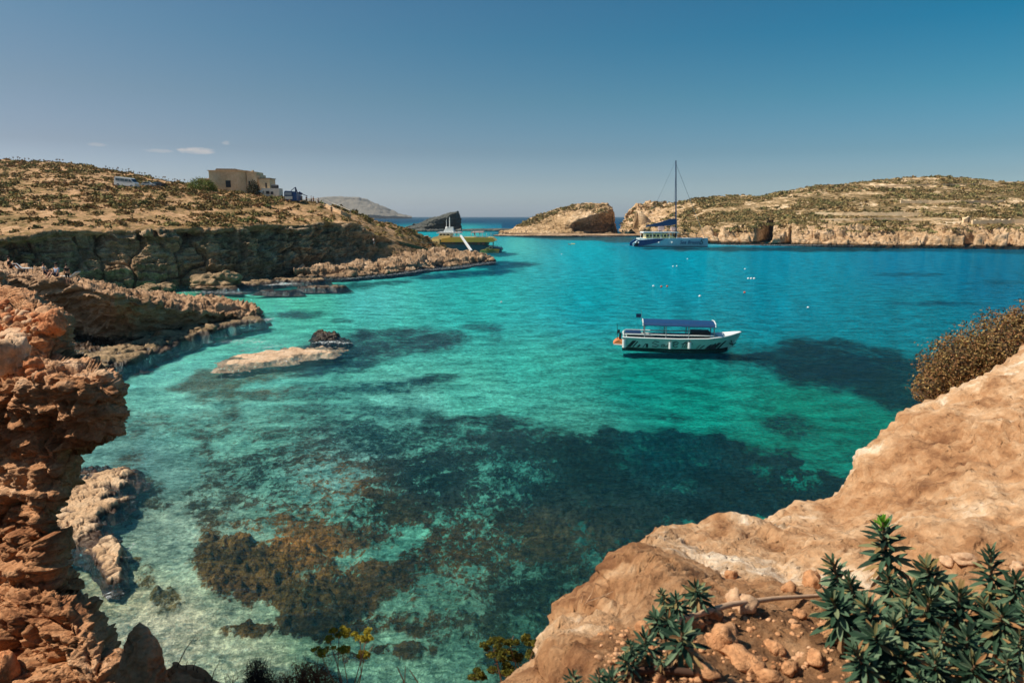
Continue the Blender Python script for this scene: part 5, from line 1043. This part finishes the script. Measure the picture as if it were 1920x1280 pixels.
# ------------------------------------------------------------------ people
M['skin'] = plain('skin', (196, 140, 108), .6); M['hair'] = plain('dark_hair', (40, 28, 22), .8)
def skinmesh(name, joints, edges, radii, mat, parent=None):
    me = bpy.data.meshes.new(name); me.from_pydata(joints, edges, []); o = link(name, me, None, parent)
    md = o.modifiers.new('skin', 'SKIN'); sv = me.skin_vertices[0].data
    for i, r in enumerate(radii): sv[i].radius = (r, r)
    sv[0].use_root = True; sm_ = o.modifiers.new('sub', 'SUBSURF'); sm_.levels = sm_.render_levels = 1
    me2 = bpy.data.meshes.new_from_object(o.evaluated_get(bpy.context.evaluated_depsgraph_get())); o.modifiers.clear(); o.data = me2; bpy.data.meshes.remove(me); me2.name = name; me2.materials.append(mat)
    return o
_proto = {}
def person(loc, label, pose='stand', shirt='white', pants='navy', rz=0.0, scale=1.0, group=None):
    key = (pose, shirt, pants)
    root = empty('person', loc, rz); root.scale = (scale,) * 3; tag(root, label, 'person', group)
    if key in _proto:
        for ch in _proto[key].children: c = ch.copy(); C.objects.link(c); c.parent = root
        return root
    hip = .92 if pose == 'stand' else .22
    J = [(0, 0, hip), (0, 0, hip + .28), (0, 0, hip + .5), (0, .0, hip + .58), (0, .02, hip + .66), (0, .02, hip + .78)]; Rr = [.13, .12, .14, .055, .085, .08]; E_ = [(0, 1), (1, 2), (2, 3), (3, 4), (4, 5)]
    for s in (-1, 1):
        n = len(J)
        J += [(s * .18, 0, hip + .46), (s * .24, .02 if pose == 'stand' else .12, hip + .2), (s * .25, .1 if pose == 'stand' else .3, hip - .02), (s * .25, .13 if pose == 'stand' else .38, hip - .1)]; Rr += [.055, .042, .033, .03]; E_ += [(2, n), (n, n + 1), (n + 1, n + 2), (n + 2, n + 3)]
        n = len(J)
        if pose == 'stand': J += [(s * .1, 0, .85), (s * .12, .02, .48), (s * .12, -.03, .08), (s * .13, .12, .03)]
        else: J += [(s * .1, .1, .2), (s * .15, .45, .42), (s * .15, .68, .08), (s * .15, .8, .05)]
        Rr += [.09, .06, .042, .04]; E_ += [(0, n), (n, n + 1), (n + 1, n + 2), (n + 2, n + 3)]
    skinmesh('body', J, E_, Rr, M['skin'], root)
    JS = [(0, 0, hip + .1), (0, 0, hip + .28), (0, 0, hip + .52)]; ES = [(0, 1), (1, 2)]; RS = [.155, .145, .16]
    for s in (-1, 1): n = len(JS); JS += [(s * .19, 0, hip + .46), (s * .225, .01, hip + .32)]; RS += [.07, .062]; ES += [(2, n), (n, n + 1)]
    skinmesh('shirt', JS, ES, RS, M[shirt], root)
    JP = [(0, 0, hip + .04)]; EP = []; RP = [.15]
    for s in (-1, 1):
        n = len(JP); JP += ([(s * .1, 0, .8), (s * .12, .02, .48)] if pose == 'stand' else [(s * .1, .1, .21), (s * .15, .4, .4)]); RP += [.105, .085]; EP += [(0, n), (n, n + 1)]
    skinmesh('trousers', JP, EP, RP, M[pants], root)
    m = MB(); m.ball((0, 0, hip + .78), (.1, .11, .1), 2); m.build('hair', M['hair'], root, sm=True)
    _proto[key] = root; return root
def gp(px, py, ob, z=0.0): h = hit(px, py, ob); return (h + Vector((0, 0, z))) if h else P(px, py, 90)
M['shirtb'] = plain('pale_blue_shirt', (170, 190, 214), .8); M['shirtr'] = plain('dull_red_shirt', (150, 70, 60), .8); M['blackc'] = plain('black_cloth', (24, 24, 26), .8)
person(gp(83, 515, mid), 'person in white sitting on the shelf edge, leaning forward', 'sit', 'white', 'navy', R(-70), 1.05)
person(gp(108, 521, mid), 'person in pale blue shirt sitting in the middle of the shelf group', 'sit', 'shirtb', 'navy', R(160), 1.2)
person(gp(128, 530, mid), 'dark-clothed person standing beside the right sun lounger', 'stand', 'blackc', 'blackc', R(60), .9)
person(gp(18, 505, mid), 'dark-clothed person sitting by the left sun lounger', 'sit', 'blackc', 'blackc', R(-40), 1.2)
person(gp(622, 401, headland), 'dark figure standing at the top of the path, against the far hill', 'stand', 'blackc', 'blackc', R(30), 1.05)
person(gp(701, 462, headland), 'person in white standing on the rocks below the steps', 'stand', 'white', 'white', R(120), 1.2)
for i, (x, y, sh, ds) in enumerate(((566, 379, 'shirtr', 'person in dull red beside the blue truck'), (575, 380, 'blackc', 'person in black beneath the crane arm'), (584, 380, 'white', 'person in white near the crane arm tip'), (588, 381, 'blackc', 'person in black right of the one in white near the truck'), (597, 383, 'white', 'person in white at the right end of the hilltop group'))):
    person(gp(x, y, headland), ds, 'stand', sh, 'navy', R(50 * i), .95)
person(gp(1197, 389, rhill), 'tiny dark figure standing on the cliff top of the right headland', 'stand', 'blackc', 'blackc', 0, 1.5)
for i, (x, y, sh, ds) in enumerate(((857, 443, 'blackc', 'person in black at the head of the ferry gangway'), (890, 443, 'shirtr', 'person in red on the ferry upper deck under the pink canopy'), (900, 443, 'blackc', 'person in black on the ferry upper deck under the canopy'), (925, 462, 'blackc', 'dark figure standing on the ferry stern'))):
    person((P(x, y, 230).x, 229.2, P(x, y, 229.2).z), ds, 'stand', sh, 'navy', R(40 * i), 1.0)
pp = W(1066, 458); m = MB(); m.ball((0, 0, .1), (.14, .14, .16)); m.tube([(0, 0, 0), (.3, .2, -.05), (.9, .3, -.1)], .16, .12, 8); sw = m.build('person', M['skin'], sm=True); sw.location = pp; tag(sw, 'bare-shouldered swimmer far out beside a pale float', 'person')
m = MB(); m.tube([(-.8, 0, .12), (.8, 0, .12)], .2, .2, 8); fl = m.build('float', M['cream']); fl.location = pp + Vector((1.8, 0, 0)); tag(fl, 'pale float beside the distant swimmer', 'float')
def lounger(loc, rz, label):
    root = empty('sun_lounger', loc, rz); tag(root, label, 'sun lounger')
    m = MB(); m.box((.45, 0, .35), (1.3, .6, .07)); m.build('seat', M['white'], root)
    m = MB(); m.prism([(-.2, .34), (-.85, .8), (-.88, .75), (-.24, .28)], -.3, .3); m.build('backrest', M['white'], root)
    for x in (-.1, 1.0):
        for s in (-.25, .25): m = MB(); m.tube([(x, s, .35), (x, s, 0)], .025, .025, 4); m.build('leg', M['grey'], root)
lounger(gp(42, 511, mid, .1), R(-12), 'pale sun lounger at the left end of the rock shelf'); lounger(gp(131, 527, mid, .05), R(175), 'pale sun lounger near the right end of the shelf group')
# ------------------------------------------------------------------ hilltop buildings
M['bstone'] = rock_mat('building_limestone', [(0, (196, 160, 120)), (.5, (226, 194, 152)), (1, (244, 218, 182))], .8, .4, .08)
M['bwhite'] = plain('whitewash', (210, 204, 190), .8); M['roofc'] = plain('roof_concrete', (120, 108, 94), .9)
def zat(py, Y, px=450): return P(px, py, Y).z
Yh = 186.0; kk = Yh / FP
def bx(px0, px1): return P(px0, 360, Yh).x, P(px1, 360, Yh).x
root = empty('stone_building', P(430, 364, Yh)); r0 = Vector(root.location); tag(root, 'square beige stone building with a rounded corner on the hilltop', 'building')
x0, x1 = bx(397, 463); zb, zt = zat(372, Yh), zat(321, Yh)
pl = [(x0, Yh - 1), (x0 - .3, Yh + 7), (x1 + .5, Yh + 8)]; cxr, cyr, rr_ = x1 - 2.6, Yh + 1.6, 2.6
pl += [(cxr + rr_ * math.cos(R(a)), cyr + rr_ * math.sin(R(a))) for a in range(0, -91, -15)]
m = MB(); m.prism([(a - r0.x, b - r0.y) for a, b in pl], zb - r0.z, zt - r0.z, 'z'); wl_ = m.build('wall', M['bstone'], root)
m = MB(); m.prism([(a - r0.x + (.35 if a > r0.x else -.2), b - r0.y - (.3 if b < Yh + 2 else 0)) for a, b in pl], zt - r0.z, zt - r0.z + .18, 'z'); m.build('cornice', M['bstone'], root)
xa, xb = bx(404, 446); m = MB(); m.prism([(xa - r0.x, zt - r0.z + .18), (xa - r0.x + .4, zt - r0.z + .72), (xb - r0.x - .5, zt - r0.z + .66), (xb - r0.x + .5, zt - r0.z + .18)], .6, 6); m.build('roof', M['roofc'], root)
def win(px, py, w_, h_, yoff, parent, r0, mat='dark', nm='window'):
    c = P(px, py, Yh + yoff); m = MB(); m.box((c.x - r0.x, c.y - r0.y, c.z - r0.z), (w_ * kk, .12, h_ * kk)); return m.build(nm, M[mat], parent)
win(428, 345, 9, 12, -1.05, wl_, r0)
root = empty('stone_building', P(476, 366, Yh)); r0 = Vector(root.location); tag(root, 'narrower stepped stone block joined to the right of the square building', 'building')
xa, xb = bx(463, 482); m = MB(); m.box(((xa + xb) / 2 - r0.x, 3, (zat(372, Yh) + zat(322, Yh)) / 2 - r0.z), (xb - xa, 5, zat(322, Yh) - zat(372, Yh))); w1 = m.build('wall', M['bstone'], root)
xa, xb = bx(482, 487); m = MB(); m.box(((xa + xb) / 2 - r0.x, 3.1, (zat(372, Yh) + zat(327, Yh)) / 2 - r0.z), (xb - xa, 4.6, zat(327, Yh) - zat(372, Yh))); m.build('wall', M['bstone'], root)
m = MB(); m.tube([(bx(475, 476)[0] - r0.x, .6, zat(322, Yh) - r0.z), (bx(475, 476)[0] - r0.x, .6, zat(319, Yh) - r0.z)], .35, .3, 6); m.build('chimney', M['bstone'], w1)
win(468, 345, 3, 10, .45, w1, r0)
root = empty('stone_building', P(496, 366, Yh)); r0 = Vector(root.location); tag(root, 'small plain tower block with one slit window, third from the left on the hilltop', 'building')
xa, xb = bx(487, 506); m = MB(); m.box(((xa + xb) / 2 - r0.x, 2.5, (zat(372, Yh) + zat(335, Yh)) / 2 - r0.z), (xb - xa, 4.5, zat(335, Yh) - zat(372, Yh))); w1 = m.build('wall', M['bstone'], root)
m = MB(); m.box(((xa + xb) / 2 - r0.x, 2.5, zat(335, Yh) - r0.z + .1), (xb - xa + .4, 4.9, .2)); m.build('roof', M['roofc'], root); win(499, 348, 2.6, 9, .18, w1, r0)
root = empty('whitewashed_hut', P(510, 370, Yh - 2)); r0 = Vector(root.location); tag(root, 'low whitewashed hut with a dark tank on its roof, right of the stone buildings', 'hut')
xa, xb = bx(490, 528); zt = zat(353, Yh - 2); zb = zat(374, Yh - 2); m = MB(); m.box(((xa + xb) / 2 - r0.x + .4, 1.5, (zt + zb) / 2 - r0.z), (xb - xa - .8, 3, zt - zb)); w1 = m.build('wall', M['bwhite'], root)
win(502, 361, 6, 5, -2.05, w1, r0); win(510, 362, 4, 5, -2.05, w1, r0)
m = MB(); m.tube([(bx(511, 512)[0] - r0.x, 1.6, zt - r0.z + .55), (bx(523, 524)[0] - r0.x, 1.6, zt - r0.z + .45)], .55, .5, 10); m.build('water_tank', M['dark'], root)
m = MB(); m.tube([(bx(488, 489)[0] - r0.x, -.4, zat(360, Yh - 2) - r0.z), (bx(500, 501)[0] - r0.x, -.6, zat(360.5, Yh - 2) - r0.z)], .45, .45, 8); m.build('white_tank', M['bwhite'], root)
xa, xb = bx(364, 397); m = MB(); mx_ = (xa + xb) / 2; m.box((mx_, Yh + 3, zat(343, Yh)), (xb - xa, .6, 2.6)); m.box((bx(385, 395)[0] + .6, Yh + 2.8, zat(338, Yh)), (1.2, .8, 1.4)); rw = m.build('ruined_wall', M['bstone']); tag(rw, 'low broken stone wall left of the square building', 'wall')
def blobbush(px, py, wpx, hpx, Y, label, cols, name='shrub', n=1500):
    b = P(px, py + hpx / 2, Y); root = empty(name, b); tag(root, label, 'shrub'); k_ = Y / FP
    d = rng.normal(size=(n, 3)); d[:, 2] = np.abs(d[:, 2]); d /= np.linalg.norm(d, axis=1)[:, None]
    q_ = d * (wpx * k_ / 2, wpx * k_ / 3, hpx * k_) * (.7 + .35 * rng.random((n, 1))) * (1 + .2 * perlin(d * 3 + px))[:, None]
    Vc, Fc = cards(q_, None, d, np.full(n, .16) * (.6 + .8 * rng.random(n))); link('foliage', np_mesh('foliage', Vc, Fc), leaf_mat('shrub_leaf', cols), root)
    m = MB(); m.tube([(0, 0, -.3), (0, 0, hpx * k_ * .5)], .12, .06, 5); m.build('trunk', M['dstem'], root)
blobbush(378, 347, 58, 24, 182, 'bright green rounded shrub left of the square stone building', [(0, (66, 84, 30)), (.6, (98, 112, 40)), (1, (126, 132, 56))], n=3000)
blobbush(476, 355, 26, 28, 183, 'dark shrub growing against the joined stone block', [(0, (40, 42, 22)), (1, (76, 70, 40))], n=1600)
blobbush(150, 312, 46, 10, 214, 'dark flat shrub on the left skyline', [(0, (60, 60, 34)), (1, (96, 90, 54))], n=1500)
# ------------------------------------------------------------------ vehicles
def wheel(par, x, y, r):
    m = MB(); m.tube([(x, y - .12, r), (x, y + .12, r)], r, r, 14); m.f.append(list(range(14))[::-1]); m.f.append(list(range(14, 28))); t_ = m.build('wheel', M['black'], par)
    m = MB(); m.tube([(x, y - .14, r), (x, y - .13, r)], r * .55, r * .5, 10); m.f.append(list(range(10))); m.build('rim', M['grey'], t_)
h = gp(238, 351, headland); root = empty('parked_van', h, R(-4)); root.rotation_euler = (0, R(6), R(-4)); tag(root, 'white passenger van parked on the scrubby left hillside', 'van')
vs_ = h.y / FP * 40 / 5.2; root.scale = (vs_,) * 3
m = MB(); m.prism([(-2.6, .35), (-2.62, 1.2), (-2.45, 2.15), (-2.3, 2.25), (1.2, 2.2), (1.45, 2.1), (2.05, 1.35), (2.55, 1.15), (2.6, .4), (2.5, .3), (-2.5, .3)], -.95, .95); m.build('body', M['white'], root, bev=.05)
for a, b in ((-2.2, -1.15), (-1.05, -.1), (0, .85)): m = MB(); m.box(((a + b) / 2, -.96, 1.62), (b - a, .04, .6)); m.build('window', M['glassd'], root)
m = MB(); m.prism([(.98, 1.32), (.98, 1.92), (1.35, 1.92), (1.85, 1.32)], -.98, -.94); m.build('window', M['glassd'], root)
m = MB(); m.prism([(1.52, 2.04), (2.04, 1.4), (2.08, 1.42), (1.56, 2.07)], -.8, .8); m.build('windscreen', M['glassd'], root)
for x in (-1.6, 1.7):
    for y in (-.85, .85): wheel(root, x, y, .34)
for s in (-.7, .7): m = MB(); m.box((2.6, s, .85), (.06, .3, .2)); m.build('headlight', M['cream'], root)
def car(px, py, mat, label, rz, wpx):
    h = gp(px, py, headland); root = empty('parked_car', h, R(rz)); s_ = h.y / FP * wpx / 4.2; root.scale = (s_,) * 3; tag(root, label, 'car')
    m = MB(); m.prism([(-2.1, .3), (-2.1, .85), (-1.9, 1.0), (2.0, .85), (2.1, .6), (2.05, .3)], -.85, .85); m.build('body', mat, root, bev=.05)
    m = MB(); m.prism([(-1.8, .95), (-1.4, 1.45), (.3, 1.48), (1.1, .92)], -.75, .75); cb_ = m.build('cabin', mat, root, bev=.03)
    m = MB(); m.prism([(-1.55, 1.0), (-1.25, 1.38), (.25, 1.4), (.85, 1.0)], -.78, -.74); m.build('window', M['glassd'], cb_)
    for x in (-1.3, 1.35):
        for y in (-.78, .78): wheel(root, x, y, .31)
car(279, 350, M['white'], 'small white car half hidden in scrub right of the van', 12, 24); car(297, 350, M['dark'], 'dark car parked right behind the small white one', -8, 24)
h = gp(550, 378, headland); Yt = h.y; kt = Yt / FP; root = empty('crane_truck', h); tag(root, 'blue truck with a small loading crane, right of the buildings on the hilltop', 'truck')
X = lambda px: P(px, 370, Yt).x - h.x; Z = lambda py: P(550, py, Yt).z - h.z
m = MB(); m.prism([(X(536), Z(377)), (X(536), Z(360)), (X(538), Z(358)), (X(552), Z(359)), (X(552), Z(377))], -1.2, 1.2); cbn = m.build('cab', M['blue'], root, bev=.05)
m = MB(); m.prism([(X(538), Z(366)), (X(538), Z(360.5)), (X(550), Z(361)), (X(550), Z(366))], -1.26, -1.15); m.build('windscreen', M['grey'], cbn)
m = MB(); m.box(((X(536) + X(552)) / 2, -1.22, Z(371)), (X(551) - X(537), .1, .7)); m.build('grille', M['bwhite'], cbn)
m = MB(); m.box(((X(552) + X(559)) / 2, .6, Z(369)), (X(559) - X(552), 3.6, 1.9)); m.build('load_bed', M['hullblue'], root)
m = MB(); m.tube([(X(555), 0, Z(372)), (X(555), 0, Z(351))], .22, .16, 6); m.tube([(X(555), 0, Z(351)), (X(546), 0, Z(358))], .1, .1, 4); m.tube([(X(555), 0, Z(352)), (X(558), 0, Z(361)), (X(563), 0, Z(362)), (X(577), 0, Z(368))], .15, .08, 5); m.tube([(X(561), 0, Z(361)), (X(567), 0, Z(364))], .3, .25, 6); m.build('crane_arm', M['navy'], root)
for x in (539, 550): wheel(root, X(x), -1.0, .45)
# stone wall and railing of the steps
def wall_run(name, label, pts, h_, t_, mat, ob, cat='wall', dz=0.0, lift=0.0):
    P_ = [gp(x, y, ob) for x, y in pts]; m = MB(); V, F = [], []
    Q = []
    for a, b in zip(P_[:-1], P_[1:]):
        for i in range(12): Q.append(a.lerp(b, i / 12))
    Q.append(P_[-1])
    for i, c in enumerate(Q):
        d = (Q[min(i + 1, len(Q) - 1)] - Q[max(i - 1, 0)]); n_ = Vector((-d.y, d.x, 0)).normalized() * t_ / 2; z = c.z + dz; hh = h_ * random.uniform(.7, 1.1)
        V += [(c.x - n_.x, c.y - n_.y, z - 1.2), (c.x + n_.x, c.y + n_.y, z - 1.2), (c.x + n_.x, c.y + n_.y, z + hh), (c.x - n_.x, c.y - n_.y, z + hh)]
    for i in range(len(Q) - 1):
        for j in range(4): F.append([i * 4 + j, i * 4 + (j + 1) % 4, i * 4 + 4 + (j + 1) % 4, i * 4 + 4 + j])
    F += [[0, 1, 2, 3], [len(V) - 1, len(V) - 2, len(V) - 3, len(V) - 4]]
    m.add(V, F); o = m.build(name, mat); tag(o, label, cat); return o
M['dstone'] = rock_mat('dry_stone', [(0, (150, 122, 90)), (.5, (206, 172, 132)), (1, (228, 200, 164))], .8, .6, .1)
M['rhs'] = rock_mat('terrace_stone', [(0, (206, 172, 130)), (.5, (238, 208, 166)), (1, (248, 226, 190))], .6, .8, .25)
wall_run('retaining_wall', 'pale low retaining wall beside the path going down to the landing', [(612, 390), (625, 396), (640, 402), (657, 409)], 1.0, .4, M['dstone'], headland)
m = MB(); pr = [gp(x, y, headland) for x, y in ((608, 386), (622, 392), (640, 399), (657, 407))]
m.tube([p_ + Vector((0, 0, 1.6)) for p_ in pr], .07, .07, 4)
for p_ in pr: m.tube([p_, p_ + Vector((0, 0, 1.6))], .06, .06, 4)
rl = m.build('handrail', M['bwhite']); tag(rl, 'thin pale handrail following the path above the steps', 'handrail')
for (pts, hh, ds) in (([(1528, 404), (1580, 404), (1640, 404), (1730, 405)], 1.7, 'upper of two parallel terrace walls on the right hill'), ([(1536, 414), (1600, 413.5), (1700, 413), (1798, 414)], 1.1, 'lower of two parallel terrace walls on the right hill'),
        ([(1822, 420), (1860, 419), (1900, 419), (1990, 419)], 1.8, 'pale terrace wall running off the right picture edge'), ([(1688, 381), (1740, 381), (1800, 382), (1880, 381)], 1.5, 'long terrace wall high on the right hill'), ([(1640, 351), (1720, 348), (1840, 347)], .9, 'thin wall near the top of the right hill')):
    wall_run('terrace_wall', ds, pts, hh, 1.0, M['rhs'], rhill)
h = gp(1812, 418, rhill); root = empty('ruined_hut', h); tag(root, 'small roofless stone ruin beside the right terrace wall', 'ruin'); kr = h.y / FP
m = MB(); m.prism([(-5 * kr * 1.2, -.5), (-5 * kr, 7 * kr), (-1 * kr, 9 * kr), (4 * kr, 12 * kr), (5 * kr, 12 * kr), (5 * kr, -.5)], 0, 1.0); m.build('wall', M['rhs'], root)
m = MB(); m.box((5 * kr, 2, 5 * kr), (1.0, 4, 11 * kr)); m.build('wall', M['rhs'], root)
# dry flower stalks along the left skyline
base_v = None
for i in range(62):
    x = 8 + 340 * (i + random.random()) / 62
    if 120 < x < 195: continue
    y = float(np.interp(x, [c[0] for c in sky_c], [c[1] for c in sky_c])); Y = float(np.interp(x, [c[0] for c in sky_c], [c[2] for c in sky_c])) - 3
    b = P(x, y + 3, Y); zz = drop(b.x, b.y, headland); s_ = random.uniform(.7, 1.3)
    if base_v is None:
        m = MB(); m.tube([(0, 0, -.3), (.04, 0, .7), (0, 0, 1.25)], .035, .02, 4)
        for a_ in range(5): m.tube([(0, 0, 1.0 + .05 * a_), (.22 * math.cos(a_ * 1.3), .22 * math.sin(a_ * 1.3), 1.3 + .06 * a_)], .05, .09, 4)
        o = m.build('dry_flower_stalk', plain('dry_stalk', (120, 104, 80), .9)); base_v = o
    else: o = base_v.copy(); C.objects.link(o)
    o.location = (b.x, b.y, zz); o.scale = (s_ * .8, s_ * .8, s_ * .75); o.rotation_euler = (0, random.uniform(-.1, .1), random.uniform(0, 6)); tag(o, 'dry flower stalk standing up along the left skyline', 'plant', 'dry flower stalks on the skyline')
# ------------------------------------------------------------------ haze over the distance
me = bpy.data.meshes.new('haze'); bm = bmesh.new(); bmesh.ops.create_cube(bm, size=1); bm.to_mesh(me); bm.free()
hz = bpy.data.objects.new('haze', me); C.objects.link(hz)
ymax = float(wy.max()) + 200; xmax = float(np.abs(wx).max()) + 200
hz.scale = (2 * xmax, ymax + 60, 165); hz.location = (0, (ymax - 60) / 2, 165 / 2 - 6)
tag(hz, kind='stuff')
mh = bpy.data.materials.new('haze'); mh.use_nodes = True; mh.node_tree.nodes.clear()
o_ = mh.node_tree.nodes.new('ShaderNodeOutputMaterial'); v_ = mh.node_tree.nodes.new('ShaderNodeVolumePrincipled')
v_.inputs['Density'].default_value = 0.6e-4; v_.inputs['Color'].default_value = (.78, .88, .98, 1); v_.inputs['Anisotropy'].default_value = .2
mh.node_tree.links.new(v_.outputs[0], o_.inputs['Volume']); me.materials.append(mh)
